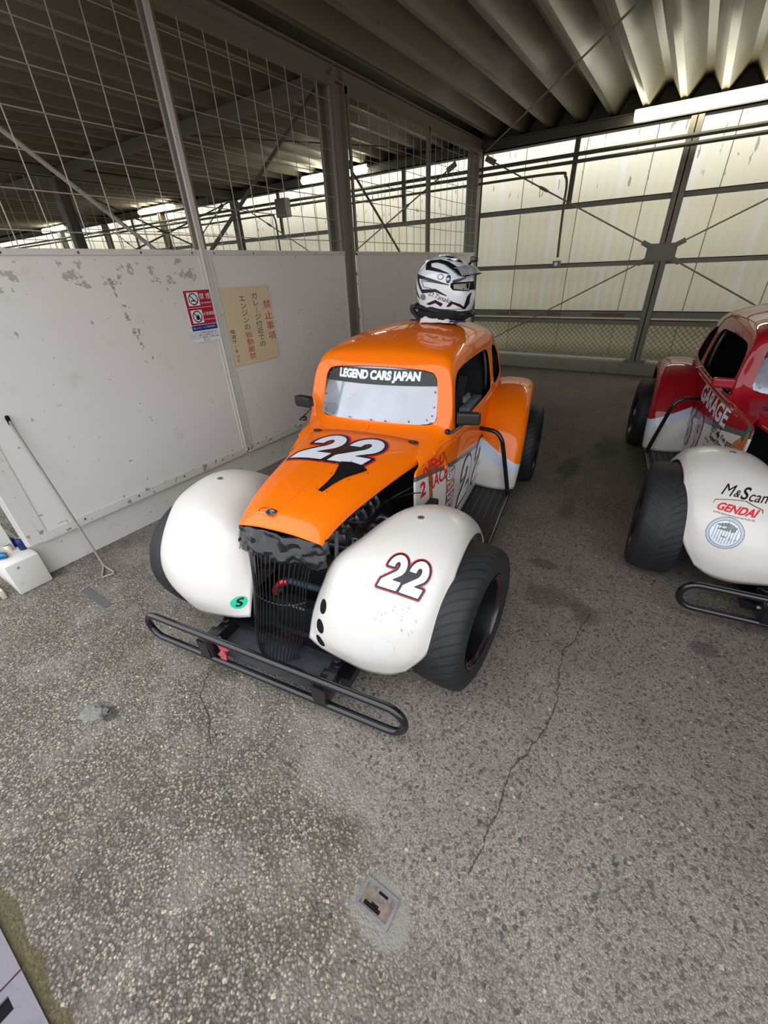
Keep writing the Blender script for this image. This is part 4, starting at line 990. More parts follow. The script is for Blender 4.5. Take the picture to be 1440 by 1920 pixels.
def make_car(cfg):
    root = empty('race_car', cfg['loc'], math.radians(cfg['rz'])); tag(root, cfg['label'], 'car', 'small vintage-bodied race cars')
    paint, bodym, fendm = cfg['paint'], cfg['body'], cfg['fend']
    # ---- body shell with its openings cut through
    rows = full_sections(cfg['pinch']); me = grid_mesh('body_shell', rows, True); raw = bvh_of(me)
    bm = bmesh.new(); bm.from_mesh(me)
    for sg in (1, -1):
        for pl in (SIDEWIN, QWIN): cut_opening(bm, smooth_poly(pl), lambda p: (p.y, p.z), lambda c, n, sg=sg: c.x * sg > .338, V(1, 0, 0), lambda u, v: V(0, u, v))
    cut_opening(bm, smooth_poly(SCRWIN), lambda p: (p.x, (p - SCR_O).dot(SCR_UY)), lambda c, n: abs((c - SCR_O).dot(SCR_N)) < .13 and c.y < .95, SCR_N, lambda u, v: SCR_O + V(u, 0, 0) + SCR_UY * v)
    bm.to_mesh(me); bm.free()
    body = link('body_shell', me, [bodym, M['black_satin']], root, 35)
    sm = solid(body, 0.006, -1).modifiers[0]; sm.material_offset = 1; sm.material_offset_rim = 0
    if raw.ray_cast(V(2, 1.2, .5), V(-1, 0, 0))[1].x < 0: sm.offset = 1
    # raised roof seam + drip mouldings + door lines
    def press(pts, dirn, lift=0.0):
        out = []
        for p in pts:
            p = V(*p); h = raw.ray_cast(p - V(*dirn) * 0.5, V(*dirn), 1.2)
            if h[0] is not None:
                out.append(h[0] - V(*dirn) * lift)
        return out
    seam = press([(0, y, 1.1) for y in [.70 - .065 + .0 * i + i * .03 for i in range(55)] if y < .70 or y > .86], (0, 0, -1), 0)
    bl = MB(); bl.tube([p for p in seam if p.y > .85], .0022, 5); bl.tube([p for p in seam if p.y < .705], .0022, 5); done_each(bl, 'roof_seam', paint, body)
    for s in (1, -1):
        bl = MB()
        for off, r_ in ((0.0, .006), (-.022, .004)):
            line = press([(s * .4, y, .690 + off - max(0, .75 - y) * .10 - max(0, y - 1.6) * .10) for y in [.60 + .05 * i for i in range(33)]], (-s, 0, 0), .001)
            bl.tube(line, r_, 6)
        done_each(bl, 'belt_moulding', paint, body)
        dl = MB()
        ln = press([(s * .4, 1.60 - max(0, .66 - z) ** 1.2 * .32, z) for z in [.17 + .035 * i for i in range(15)]], (-s, 0, 0), 0.0)
        dl.tube(ln, .0022, 4)
        ln = press([(s * .4, .70, z) for z in [.17 + .035 * i for i in range(14)]], (-s, 0, 0), 0.0); dl.tube(ln, .002, 4)
        done_each(dl, 'door_gap', M['black_matt'], body)
    # screen
    sv = smooth_poly(SCRWIN, 6); inner = [(x * .985, y * .97) for x, y in sv]
    def screen_patch(name, shape, off, mat, cell=.03):
        vs, fs = shape; bm = bmesh.new(); bv = [bm.verts.new((x, y, 0)) for x, y in vs]
        for f in fs: bm.faces.new([bv[i] for i in f])
        x = -.3
        while x < .3: bmesh.ops.bisect_plane(bm, geom=bm.verts[:] + bm.edges[:] + bm.faces[:], plane_co=(x, 0, 0), plane_no=(1, 0, 0)); x += cell
        for v in bm.verts:
            x, y = v.co.x, v.co.y; p = SCRM @ V(x, y, 0); p.y += .045 * (abs(x) / .3) ** 2 - .012; v.co = p + SCR_N * off
        m_ = bpy.data.meshes.new(name); bm.to_mesh(m_); bm.free(); return link(name, m_, mat, root, 60)
    ws = screen_patch('windscreen', curve2d([[(x * 1.03, y * 1.05) for x, y in sv]]), -.004, M['screen'])
    solid(ws, .003)
    top = [(x, max(y, .058 - .0 * x)) for x, y in inner if True]
    top = [p for i, p in enumerate(top) if not (p[1] <= .0585 and top[i - 1][1] <= .0585 and top[(i + 1) % len(top)][1] <= .0585)]
    ban = screen_patch('sun_strip', curve2d([top]), .0015, M['decal_black']); ban.parent = ws
    lt = curve2d(text=cfg['strip'], size=.066, offset=.0040, sx=.62, space=.98)
    vs, fs = lt; mx = (min(v[0] for v in vs) + max(v[0] for v in vs)) / 2; wd = max(v[0] for v in vs) - min(v[0] for v in vs); k_ = .425 / wd
    hh = max(v[1] for v in vs) - min(v[1] for v in vs); my = (max(v[1] for v in vs) + min(v[1] for v in vs)) / 2
    lt = ([((x - mx) * k_, (y - my) * .056 / hh + .094) for x, y in vs], fs)
    o = screen_patch('sun_strip_lettering', lt, .003, M['decal_white']); o.parent = ws
    b = MB()
    for x, y in inner[::5]:
        p = SCRM @ V(x * .97, y * .95, 0); p.y += .045 * (abs(x) / .3) ** 2 - .012; b.sphere(p + SCR_N * .004, .0045, 1)
    done_each(b, 'screen_screw', M['steel'], ws)
    # ---- hood
    hg = hood_grid(); hm = grid_mesh('hood', hg); hb = bvh_of(hm); hood = link('hood', hm, paint, root, 40); solid(hood, .004, -1)
    if hb.ray_cast(V(0, .3, 2), V(0, 0, -1))[1].z < 0: hood.modifiers[0].offset = 1
    cz = MB()
    cz.tube([hb.ray_cast(V(0, y, 2), V(0, 0, -1))[0] for y in [-.05 + .05 * i for i in range(14)]], .0018, 5); cz.done('hood_crease', paint, hood)
    for s in (1, -1):
        b = MB(); c = hb.ray_cast(V(s * .252, .655 - .03, 2), V(0, 0, -1))[0]
        b.prism([(p[0], p[1]) for p in circle(.024, 14, 0, 0, .011)], 0, .006, TR(c.x, c.y, c.z)); b.cyl(c + V(-.01, 0, .005), c + V(.01, 0, .005), .006, 8); b.done('hood_hinge', M['black_satin'], hood)
    # hood pin latch with ring at the nose
    c = hb.ray_cast(V(-.040, -.025, 2), V(0, 0, -1))[0]; c = V(-.040, -.025, c.z + .004)
    b = MB(); b.cyl(c - V(0, 0, .004), c + V(0, 0, .003), .021, 18); b.cyl(c, c + V(0, 0, .012), .006, 8); b.tube([c + V(-.014, .006, .007), c + V(0, 0, .010), c + V(.016, -.004, .008)], .0035, 6); b.done('hood_pin', M['alloy'], hood)
    b = MB(); b.tube([c + V(-.032 + .017 * math.cos(t), -.004 + .017 * math.sin(t), .004) for t in [2 * PI * i / 20 for i in range(20)]], .0014, 5, True); b.done('pull_ring', M['steel'], hood)
    if cfg['scoop']:
        # black naca-style intake plate with rivets
        out = [(0, -.125), (.012, -.125), (.018, -.06), (.030, 0), (.055, .05), (.072, .085), (.078, .105), (.03, .122), (-.03, .122), (-.078, .105), (-.072, .085), (-.055, .05), (-.030, 0), (-.018, -.06), (-.012, -.125)]
        fl = curve2d([[(x * .84, y * .92) for x, y in out]]); decal('hood_intake', fl, (.095, .232, .70), (1, -.16, 0), (.16, 1, 0), hb, M['black_gloss'], hood, .003)
        rim = curve2d([[(x * .66, y * .84 + .002) for x, y in out]]); decal('intake_mouth', rim, (.095, .232, .70), (1, -.16, 0), (.16, 1, 0), hb, M['black_matt'], hood, .0042)
        b = MB()
        for x, y in ((-.028, -.115), (.028, -.115), (-.05, .0), (.052, .0), (-.085, .085), (.088, .085), (-.035, .128), (.035, .13)):
            h_ = hb.ray_cast(V(.095 + x * .86 + y * .15, .232 + y * .92 - x * .14, 2), V(0, 0, -1)); b.sphere(h_[0], .0045, 1)
        done_each(b, 'intake_rivet', M['steel'], hood)
    LH = num_layers(.212, .240, .012, .12, .006) if cfg['num'] == '22' else None
    for nm, off, lift, mt in (('number_outline', .022, .0010, cfg['out']), ('number_shadow', .015, .0016, M['decal_black']), ('number', .0, .0024, M['decal_white'])):
        if cfg['num'] == '22': sh_ = None
        else: sh_ = curve2d(text=cfg['num'], size=.30, offset=off + .008, shear=.1, sx=.8)
        if sh_ is None: sh_ = sdf_shape(LH[0] if nm == 'number' else LH[1], off)
        decal('hood_' + nm, sh_, (-.01, .452, .72), (1, .03, 0), (0, 1, .04), hb, mt, hood, lift, .05)
    # ---- fenders
    for s in (1, -1):
        g = dense(FF, 6, 6)
        if s < 0: g = mirror_grid(g)
        fm = grid_mesh('front_fender', g, s > 0); fb = bvh_of(fm); f = link('front_fender', fm, M['white'], root, 60)
        n0 = fb.ray_cast(V(s * .45, .1, 2), V(0, 0, -1))[1]; solid(f, .006, -1 if n0.z > 0 else 1)
        c = fb.ray_cast(V(s * .46, .153, 2), V(0, 0, -1))[0]; b = MB(); b.cyl(c, c + V(0, 0, .004), .011, 14); b.done('fender_bolt', M['alloy'], f)
        b = MB(); b.box((min(s * .36, s * .40), .2, .12), (max(s * .36, s * .40), .55, .48)); b.done('inner_splash_panel', M['black_satin'], f)
        # three round openings near the grille (grille side flange)
        if s > 0 and cfg['holes']:
            for i, (x, z, r_) in enumerate(((.214, .384, .0255), (.209, .318, .0255), (.193, .245, .024))):
                decal('duct_hole', curve2d([circle(r_)]), (x, -.5, z), (1, -.45 * 0, 0), (0, 0, 1), fb, M['black_matt'], f, .0015, .01) if False else None
                P0 = V(x, -.145 - .5 * max(0, .384 - z), z); nn_ = fb.find_nearest(P0); n_ = nn_[1]
                if n_.y > 0: n_ = -n_
                ux = V(0, 0, 1).cross(n_).normalized(); uy = n_.cross(ux)
                decal('duct_hole', curve2d([circle(r_)]), nn_[0], ux, uy, fb, M['black_matt'], f, .0015, .01)
        if s > 0 and cfg['fnum']:
            P0 = V(.491, -.062, .541); nn_ = fb.find_nearest(P0); n_ = nn_[1]
            if n_.y > 0: n_ = -n_
            ux = V(.143, .018, -.029); ux = (ux - n_ * ux.dot(n_)).normalized(); uy = n_.cross(ux)
            LF = num_layers(.083, .116, .003, .12, .0028)
            for nm, off, lift, mt in (('number_outline', .0095, .0010, M['decal_red']), ('number_shadow', .0065, .0016, M['decal_black']), ('number', .0, .0022, M['decal_white'])):
                decal('fender_' + nm, sdf_shape(LF[0] if nm == 'number' else LF[1], off), nn_[0], ux, uy, fb, mt, f, lift, .015)
            # scuffs and a cleaner disc where a sticker was
            loops = []
            rg = random.Random(3)
            for i in range(26):
                x = rg.uniform(-.06, .07); y = -.085 - rg.uniform(0, .075); a = rg.uniform(-.9, -.5) - 0.3; L = rg.uniform(.004, .016); wd = rg.uniform(.0004, .0009)
                dx, dy = math.cos(a) * L, math.sin(a) * L; nx, ny = -math.sin(a) * wd, math.cos(a) * wd
                loops.append([(x, y), (x + dx / 2 + nx, y + dy / 2 + ny), (x + dx, y + dy), (x + dx / 2 - nx, y + dy / 2 - ny)])
            decal('paint_scratches', curve2d(loops), nn_[0], ux, uy, fb, M['decal_grey'], f, .0008, .02)
            decal('clean_disc', curve2d([circle(.036)]), (.478, -.3, .350), (1, .15, 0), (0, 0, 1), fb, plain('cleaner_gelcoat', srgb(212, 212, 210), .3), f, .0007, .02)
        if s < 0 and cfg['sdisc']:
            decal('scrutineering_sticker', curve2d([circle(.026)]), (-.177, -.3, .278), (1, .0, 0), (0, 0, 1), fb, M['decal_green'], f, .0010, .02)
            decal('sticker_letter', curve2d(text='S', size=.046, offset=.0016, shear=.2), (-.177, -.3, .278), (1, 0, 0), (0, 0, 1), fb, M['decal_black'], f, .0016, .02)
        if s < 0 and cfg['sponsor']:
            o_ = (-.475, -.15, .48); ux = (1, -.25, 0); uy = (0, 0, 1)
            def put(nm, shp, dx, dz, mt, lift=.0012): 
                vs, fs = shp; decal(nm, ([(x + dx, y + dz) for x, y in vs], fs), o_, ux, uy, fb, mt, f, lift, .02)
            put('sponsor_lettering', curve2d(text='M', size=.050, offset=.0, shear=.3), -.036, .060, M['decal_black'])
            put('sponsor_lettering', curve2d(text='&', size=.030, offset=.0004, shear=.3), -.004, .056, M['decal_black'])
            put('sponsor_lettering', curve2d(text='S', size=.050, offset=.0010, shear=.2), .020, .060, M['decal_black'])
            put('sponsor_lettering', curve2d(text='cam', size=.044, offset=.0002, shear=.2), .070, .056, M['decal_black'])
            put('oil_brand_lettering', curve2d(text='GENDAI', size=.034, offset=.0012, shear=.35, sx=1.02), .012, .008, M['decal_red'])
            put('oil_brand_small_print', curve2d(text='SUPER PERFORMANCE MOTOR OIL', size=.0085, shear=.1), .012, -.013, M['decal_black'])
            car_line = [(-.078, .028), (-.075, .040), (-.05, .046), (-.02, .052), (.02, .056), (.05, .046), (.078, .038), (.082, .026), (.080, .026), (.076, .036), (.048, .044), (.018, .054), (-.02, .050), (-.05, .044), (-.073, .038), (-.076, .028)]
            put('car_outline_logo', curve2d([car_line]), .012, -.014, M['decal_maroon'])
            put('headlight_sticker', curve2d([circle(.060)]), .006, -.078, plain('silver_print', srgb(176, 186, 198), .3), .0010)
            put('headlight_ring', curve2d([circle(.061), circle(.0595, rev=True)]), .006, -.078, M['decal_black'], .0013)
            put('headlight_ring', curve2d([circle(.050), circle(.0485, rev=True)]), .006, -.078, M['decal_black'], .0013)
            put('headlight_glass', curve2d([circle(.0485)]), .006, -.078, plain('pale_print', srgb(214, 222, 230), .3), .0012)
            bars = [[(-.036 + i * .009, -.9 * math.sqrt(max(0, .046 ** 2 - (-.036 + i * .009) ** 2))), (-.0345 + i * .009, -.9 * math.sqrt(max(0, .046 ** 2 - (-.036 + i * .009) ** 2))), (-.0345 + i * .009, .9 * math.sqrt(max(0, .046 ** 2 - (-.036 + i * .009) ** 2))), (-.036 + i * .009, .9 * math.sqrt(max(0, .046 ** 2 - (-.036 + i * .009) ** 2)))] for i in range(9)]
            put('headlight_bars', curve2d(bars), .006, -.078, M['decal_black'], .0016)
            put('headlight_shade', curve2d([[(-.028, .012), (.028, .012), (.034, .030), (.0, .042), (-.034, .030)]]), .006, -.078, M['decal_grey'], .0014)
            put('headlight_shade', curve2d([[(-.010, -.004), (-.005, -.010), (.006, -.010), (.010, -.004), (.006, -.013), (-.006, -.013)]]), .006, -.078, M['decal_black'], .0018)
        g = dense(RF, 6, 5)
        if s < 0: g = mirror_grid(g)
        rm = grid_mesh('rear_fender', g, s < 0); rb_ = bvh_of(rm); rf = link('rear_fender', rm, fendm, root, 50)
        n0 = rb_.ray_cast(V(s * .5, 1.85, 2), V(0, 0, -1))[1]; solid(rf, .006, -1 if n0.z > 0 else 1)
    # ---- grille
    gr = MB(); prof = [(-.085, .570, .160), (-.120, .50, .142), (-.145, .42, .126), (-.166, .34, .118), (-.190, .26, .115), (-.215, .18, .110), (-.232, .115, .094), (-.215, .085, .076)]
    nb = 19
    for i in range(nb):
        u = -1 + 2 * i / (nb - 1); pts = []
        for y, z, hw in prof: pts.append((math.sin(u * 1.25) / math.sin(1.25) * hw - .006, y + (1 - math.cos(u * 1.25)) * .075, z))
        gr.tube(spline(pts, 3), .0026, 6)
    gr.done('grille_bars', M['black_gloss'], root)
    gr = MB()
    for q in (0, 3, 7):
        y, z, hw = prof[q]; gr.tube([(math.sin(u * 1.25) / math.sin(1.25) * hw * 1.01 - .006, y + .004 + (1 - math.cos(u * 1.25)) * .075, z) for u in [-1 + .1 * i for i in range(21)]], .0045 if q != 3 else .003, 6)
    gr.done('grille_frame', M['black_gloss'], root)
    # crumpled tape across the grille top
    if cfg['tape']:
        g = []
        for i in range(61):
            u = -1.12 + 2.24 * i / 60; row = []
            for j in range(15):
                v = j / 14; z = .584 - v * (.088 + .014 * math.sin(i * .24 + 1.3) + .005 * math.sin(i * .55)); hw = .186
                x = math.sin(u * 1.2) / math.sin(1.2) * hw; y = -.075 - .030 * math.sin(v * PI * .6) + (1 - math.cos(u * 1.2)) * .07 - .012 * v
                nz_ = noise.noise(V(x * 22, v * 3.0, 1.7)) * .012 + noise.noise(V(x * 60, v * 7, 4.1)) * .005
                row.append(V(x, y - nz_ - .004, z + noise.noise(V(x * 18, v * 2, 9)) * .004 + (.012 * (1 - v) * (1 - abs(u) * .9) if v < .3 else 0)))
            g.append(row)
        tp_ = link('gaffer_tape', grid_mesh('gaffer_tape', g), M['tape'], root, 25); solid(tp_, .002, 0)
    # ---- radiators, hoses and engine behind the grille
    b = MB(); b.box((-.17, .075, .10), (.185, .105, .40))
    rad = b.done('radiator', M['black_satin'], root, 30)
    b = MB()
    for i in range(22): b.box((-.16, .068, .115 + i * .0125), (.178, .0755, .1185 + i * .0125))
    b.done('radiator_fins', plain('fin_metal', srgb(58, 60, 64), .5, .6), rad, 30)
    b = MB(); b.box((-.095, -.055, .09), (.14, -.02, .235)); oc = b.done('oil_cooler', M['black_satin'], root, 30)
    b = MB()
    for i in range(13): b.box((-.088, -.060, .098 + i * .0095), (.133, -.0545, .101 + i * .0095))
    b.done('cooler_fins', plain('cooler_fin_metal', srgb(52, 54, 58), .5, .6), oc, 30)
    b = MB(); b.box((-.10, -.062, .222), (.145, -.018, .25)); b.done('cooler_tank', M['black_satin'], oc, 30)
    b = MB()
    for x, w_ in ((-.02, .014), (.0, .012), (.016, .006), (.030, .024)): b.box((x, -.0632, .229), (x + w_, -.0622, .241))
    b.done('tank_lettering', M['decal_grey'], oc, 30)
    MB().tube(spline([(-.075, -.035, .275), (-.06, -.03, .315), (-.02, -.02, .325), (.06, -.01, .315), (.13, .02, .29), (.20, .07, .26)], 6), .015, 10).done('coolant_hose', M['hose'], root)
    MB().tube(spline([(-.088, -.045, .262), (-.082, -.042, .290), (-.055, -.035, .318), (-.030, -.028, .324)], 4), .0165, 10).done('hose_fitting', M['anodised'], root)
    en = empty('engine', (.055, .0, .035), 0, root)
    b = MB(); b.box((-.16, .20, .14), (.12, .56, .40), None, .02); b.done('crankcase', M['alloy'], en)
    b = MB()
    ax = V(.16, .36, .44)
    for y0_, r_ in ((.18, .050), (.245, .058), (.31, .054), (.375, .060), (.44, .055)):
        b.cyl((.02, y0_, .40), (.02, y0_ + .055, .40), r_, 24); b.cyl((.02, y0_ + .048, .40), (.02, y0_ + .054, .40), r_ + .008, 24)
        b.cyl((.055, y0_ + .02, .445), (.065, y0_ + .02, .462), .012, 12)
    b.box((-.10, .16, .33), (.15, .50, .38), None, .01); b.box((-.04, .15, .38), (.09, .19, .44), None, .006)
    b.done('cam_cover', M['alloy'], en)
    b = MB()
    for i in range(4): b.tube(spline([(.10, .19 + i * .08, .38), (.16, .18 + i * .08, .36), (.20, .17 + i * .08, .28)], 4), .018, 10)
    done_each(b, 'exhaust_header', M['alloy'], en)
    b = MB(); b.tube(spline([(.02, .12, .33), (.03, .10, .40), (.02, .12, .46), (-.03, .18, .50)], 5), .011, 8); b.tube(spline([(.07, .10, .33), (.075, .10, .39), (.06, .14, .46)], 5), .009, 8); done_each(b, 'breather_pipe', M['seat_grey'], en)
    b = MB(); b.tube(spline([(.12, .42, .46), (.20, .40, .50), (.28, .37, .55), (.33, .36, .57)], 5), .003, 5); b.tube(spline([(.05, .2, .47), (.14, .25, .46), (.15, .40, .47), (.25, .5, .52)], 5), .004, 5); done_each(b, 'cable', M['black_satin'], en)
    b = MB(); b.box((-.06, .20, .46), (.06, .50, .56), None, .02); b.done('airbox', M['black_matt'], en)
    MB().box((-.335, .56, .14), (.335, .57, .66)).done('firewall', M['black_matt'], root, 30)
    # ---- chassis, bumper, steps
    b = MB()
    for s in (1, -1):
        b.box((s * .262 - .02, -.29, .10), (s * .262 + .02, .60, .155)); b.bar((s * .262, -.28, .13), (s * .262, -.31, .13), .05, .09)
        b.box((s * .262 - .028, -.30, .085), (s * .262 + .028, -.22, .165), None, .004); b.box((s * .30 - .02, -.2, .07), (s * .30 + .02, 2.3, .11))
    b.box((-.285, -.165, .145), (.285, -.13, .165)); b.box((-.30, .55, .09), (.30, .6, .15)); b.box((-.38, .35, .10), (.38, 2.2, .14))
    ch = b.done('chassis_frame', M['black_gloss'], root, 30)
    MB().box((-.245, -.27, .088), (.245, .30, .096)).done('skid_pan', M['pan'], ch, 30)
    b = MB()
    for s in (1, -1):
        b.cyl((s * .262, -.175, .165), (s * .262, -.175, .172), .014, 6); b.cyl((s * .288, -.255, .13), (s * .298, -.255, .13), .010, 6)
    done_each(b, 'chassis_bolt', M['steel'], ch)
    y_, zt, zb = -.298, .206, .086; R_ = (zt - zb) / 2; zc = (zt + zb) / 2; L_ = .585 - R_ - .012
    pts = [(L_ + R_ * math.cos(t), y_, zc + R_ * math.sin(t)) for t in [-PI / 2 + PI * i / 12 for i in range(13)]] + [(-L_ - R_ * math.cos(t), y_, zc - R_ * math.sin(t)) for t in [-PI / 2 + PI * i / 12 for i in range(13)]]
    bp_ = MB().tube(pts, .0135, 12, True).done('front_bumper', M['black_gloss'], root)
    b = MB()
    for s in (1, -1): b.tube([(s * .235, y_, zt), (s * .235, y_ + .005, zb)], .013, 10); b.bar((s * .24, y_, zc), (s * .262, -.25, .13), .03, .03)
    done_each(b, 'bumper_bracket', M['black_gloss'], bp_)
    for s in (1, -1):
        rbd = MB(); rbd.box((min(s * .385, s * .595), .52, .135), (max(s * .385, s * .595), 1.385, .152), None, .004)
        st = rbd.done('running_board', M['black_satin'], root, 30)
        b = MB()
        for i in range(5): x = s * (.415 + i * .038); b.box((x - .003, .54, .152), (x + .003, 1.37, .1555))
        done_each(b, 'tread_rib', M['black_gloss'], st, 30)
        b = MB(); b.tube([(s * .605, .50, .145), (s * .605, 1.40, .145)], .0125, 10); b.tube([(s * .38, .50, .13), (s * .605, .50, .145)], .011, 8); b.done('side_rail', M['black_gloss'], st)
        b = MB(); b.tube(spline([(s * .405, 1.30, .56), (s * .44, 1.285, .562), (s * .50, 1.275, .555), (s * .535, 1.272, .52), (s * .55, 1.275, .47), (s * .59, 1.30, .25), (s * .605, 1.315, .15)], 4), .0125, 10)
        b.done('nerf_bar', M['black_gloss'], root)
    # ---- wheels
    st_ = cfg['steer']
    for (x, y, s, a) in cfg['wheels']: make_wheel(root, x, y, s, a, M['black_gloss'], pin=cfg['pin'], sticker=cfg['stk'])
    b = MB(); b.tube([(-.5, .12, .25), (.5, .12, .25)], .018, 8); b.tube([(-.5, 1.9, .26), (.5, 1.9, .26)], .035, 10); b.tube([(-.55, -.02, .20), (.55, -.02, .20)], .009, 8)
    b.tube([(.30, .20, .15), (.55, .12, .18)], .012, 6); b.tube([(-.30, .20, .15), (-.55, .12, .18)], .012, 6); done_each(b, 'axle_rod', M['black_satin'], root)
    # ---- mirrors
    for s in (1, -1):
        mrr = empty('door_mirror', (0, 0, 0), 0, root)
        c = V(*(cfg['mirL'] if s < 0 else cfg['mirR']))
        bm = bmesh.new(); q = bmesh.ops.create_cube(bm, size=1); bmesh.ops.bevel(bm, geom=bm.edges[:], offset=.22, segments=4, affect='EDGES', profile=.6)
        for v in bm.verts: v.co = rotz(cfg['mrot'] * s) @ V(v.co.x * .102, v.co.y * .040, v.co.z * .052) + c
        m_ = bpy.data.meshes.new('mirror_shell'); bm.to_mesh(m_); bm.free(); link('mirror_shell', m_, cfg['mirmat'], mrr, 50)
        b = MB(); b.tube(spline([(s * .372, c.y + .0, .728), (s * .390, c.y - .02, .730), c + V(-s * .030, 0, -.036), c + V(-s * .015, 0, -.018)], 4), .0065, 8); b.sphere((s * .376, c.y + .002, .728), .014, 2); b.done('mirror_arm', M['black_gloss'], mrr)
        b = MB(); b.box((-.043, .0185, -.019), (.043, .0205, .019), TR(*c) @ rotz(cfg['mrot'] * s)); b.done('mirror_glass', M['mirror'], mrr)
    # ---- cockpit
    ck = empty('cockpit', (0, 0, 0), 0, root)
    MB().box((-.37, .55, .14), (.37, 2.25, .155)).done('cockpit_floor', M['black_matt'], ck, 30)
    b = MB(); b.box((-.345, .62, .50), (.345, .66, .67), None, .01); b.box((-.35, 1.95, .15), (.35, 1.96, .85)); done_each(b, 'cockpit_panel', M['black_matt'], ck)
    b = MB(); b.box((-.02, 1.15, .18), (.36, 1.50, .30), None, .05)
    b.box((-.03, -.05, 0), (.35, .06, .62), TR(0, 1.55, .26) @ Matrix.Rotation(-.22, 4, 'X'), .05); b.box((.02, -.05, 0), (.30, .05, .16), TR(0, 1.66, .80) @ Matrix.Rotation(-.2, 4, 'X'), .04)
    b.done('race_seat', M['seat'], ck)
    b = MB(); b.bar((.10, 1.50, .80), (.13, 1.40, .32), .05, .006, V(0, 1, 0)); b.bar((.24, 1.50, .80), (.20, 1.40, .32), .05, .006, V(0, 1, 0)); done_each(b, 'harness_belt', M['black_satin'], ck)
    b = MB(); b.box((.30, 1.20, .52), (.365, 1.50, .70), None, .01); b.box((.33, 1.16, .74), (.345, 1.26, .77)); done_each(b, 'side_panel', M['seat_grey'], ck)
    b = MB(); b.tube([(.16 + .13 * math.cos(t), .88 + .05 * math.sin(t), .66 + .12 * math.sin(t)) for t in [2 * PI * i / 28 for i in range(28)]], .011, 8, True); b.cyl((.16, .88, .66), (.16, .70, .60), .012, 8)
    for a_ in (0, 2.1, 4.2): b.bar((.16, .88, .66), (.16 + .13 * math.cos(a_), .88 + .05 * math.sin(a_), .66 + .12 * math.sin(a_)), .02, .006)
    b.done('steering_wheel', M['black_satin'], ck)
    b = MB()
    for s in (1, -1):
        b.tube(spline([(s * .34, .76, .16), (s * .335, .84, .68), (s * .30, .96, .93), (s * .295, 1.2, 1.02), (s * .305, 1.62, 1.03)], 5), .016, 8)
        b.tube([(s * .36, .78, .45), (s * .36, 1.6, .45)], .016, 8); b.tube([(s * .30, 1.62, 1.02), (s * .25, 2.2, .5)], .016, 8); b.tube(spline([(s * .35, 1.62, .16), (s * .35, 1.62, .75), (s * .305, 1.62, 1.03)], 5), .016, 8)
    b.tube([(-.30, .97, .955), (.30, .97, .955)], .016, 8); b.tube([(-.305, 1.62, 1.03), (.305, 1.62, 1.03)], .016, 8); b.tube([(-.34, 1.62, .5), (.305, 1.62, 1.0)], .014, 8)
    b.done('roll_cage', M['black_gloss'], ck)
    # ---- side graphics
    def side(s):
        o_ = (s * .39, .0, .0); ux = (0, s, 0); uy = (0, 0, 1)
        def put(nm, shp, y, z, mt, lift=.0012, lab=None):
            vs, fs = shp; return decal(nm, ([(x + s * y, c + z) for x, c in vs], fs), (s * .39, 0, 0), ux, uy, raw, mt, body, lift, .03, lab)
        return put
    if cfg['name'] == 'orange':
        put = side(1)
        LD = [sdf_field([smooth_two(w_, .235, -.11, -.1175, .12)], .006, .03) for w_ in (.27, .25)]
        for nm, off, lift, mt in (('number_outline', .018, .0010, M['decal_maroon']), ('number_shadow', .010, .0016, M['decal_black']), ('number', .0, .0024, M['decal_white'])):
            sh_ = sdf_shape(LD[0], off); put('door_' + nm, sh_, 1.02, .368, mt, lift)
            sh_ = sdf_shape(LD[1], off); put('door_' + nm, sh_, 1.33, .368, mt, lift)
        rd = M['decal_red']
        put('lettering', curve2d(text='NEED', size=.080, offset=.0022, sx=1.0, shear=.1), .585, .628, rd)
        put('lettering', curve2d(text='2', size=.095, offset=.003, sx=1.0), .485, .548, rd)
        put('lettering', curve2d(text='RACE', size=.088, offset=.0022, sx=.8, shear=.1), .62, .545, rd)
        fig = [(-.010, -.10), (.004, -.10), (.006, -.06), (.018, -.075), (.012, -.03), (.020, .0), (.016, .04), (.030, .05), (.034, .085), (.024, .075), (.016, .065), (.014, .085), (.004, .098), (-.008, .088), (-.008, .068), (-.020, .05), (-.016, .01), (-.012, -.03), (-.020, -.085), (-.012, -.05)]
        put('figure_sticker', curve2d([fig]), .55, .545, M['decal_brown'], .0020)
        put('oval_sticker', curve2d([circle(.055, 28, 0, 0, .034)]), .755, .515, M['decal_white'], .0008); put('oval_sticker', curve2d([circle(.056, 28, 0, 0, .035), circle(.050, 28, 0, 0, .029, True)]), .755, .515, M['decal_maroon'])
        put('lettering', curve2d(text='STP', size=.044, offset=.001, shear=.2), .755, .515, M['decal_maroon'], .0014)
        put('patch_sticker', rect(-.05, -.022, .05, .022), .757, .448, plain('brick_print', srgb(190, 76, 50), .4)); put('lettering', curve2d(text='NTK', size=.036, offset=.001), .757, .448, M['decal_white'], .0018)
        put('patch_sticker', rect(-.05, -.021, .05, .021), .757, .390, M['decal_maroon']); put('lettering', curve2d(text='NGK', size=.038, offset=.001), .757, .390, M['decal_white'], .0018)
        put('oval_sticker', curve2d([circle(.05, 28, 0, 0, .024), circle(.047, 28, 0, 0, .021, True)]), .762, .332, M['decal_black']); put('lettering', curve2d(text='BELL', size=.028, offset=.0008), .762, .332, M['decal_black'])
        # blistered vent on the cowl side and door strap
        b = MB(); b.box((.362, .645, .34), (.380, .672, .49), None, .004); b.done('side_vent', M['black_matt'], body)
        b = MB(); b.bar((.372, .69, .655), (.388, .69, .575), .016, .006, V(1, 0, 0)); b.cyl((.368, .69, .66), (.382, .69, .66), .007, 8); b.cyl((.380, .69, .572), (.394, .69, .572), .010, 8); b.done('hood_strap', M['decal_brown'] if False else paint, body)
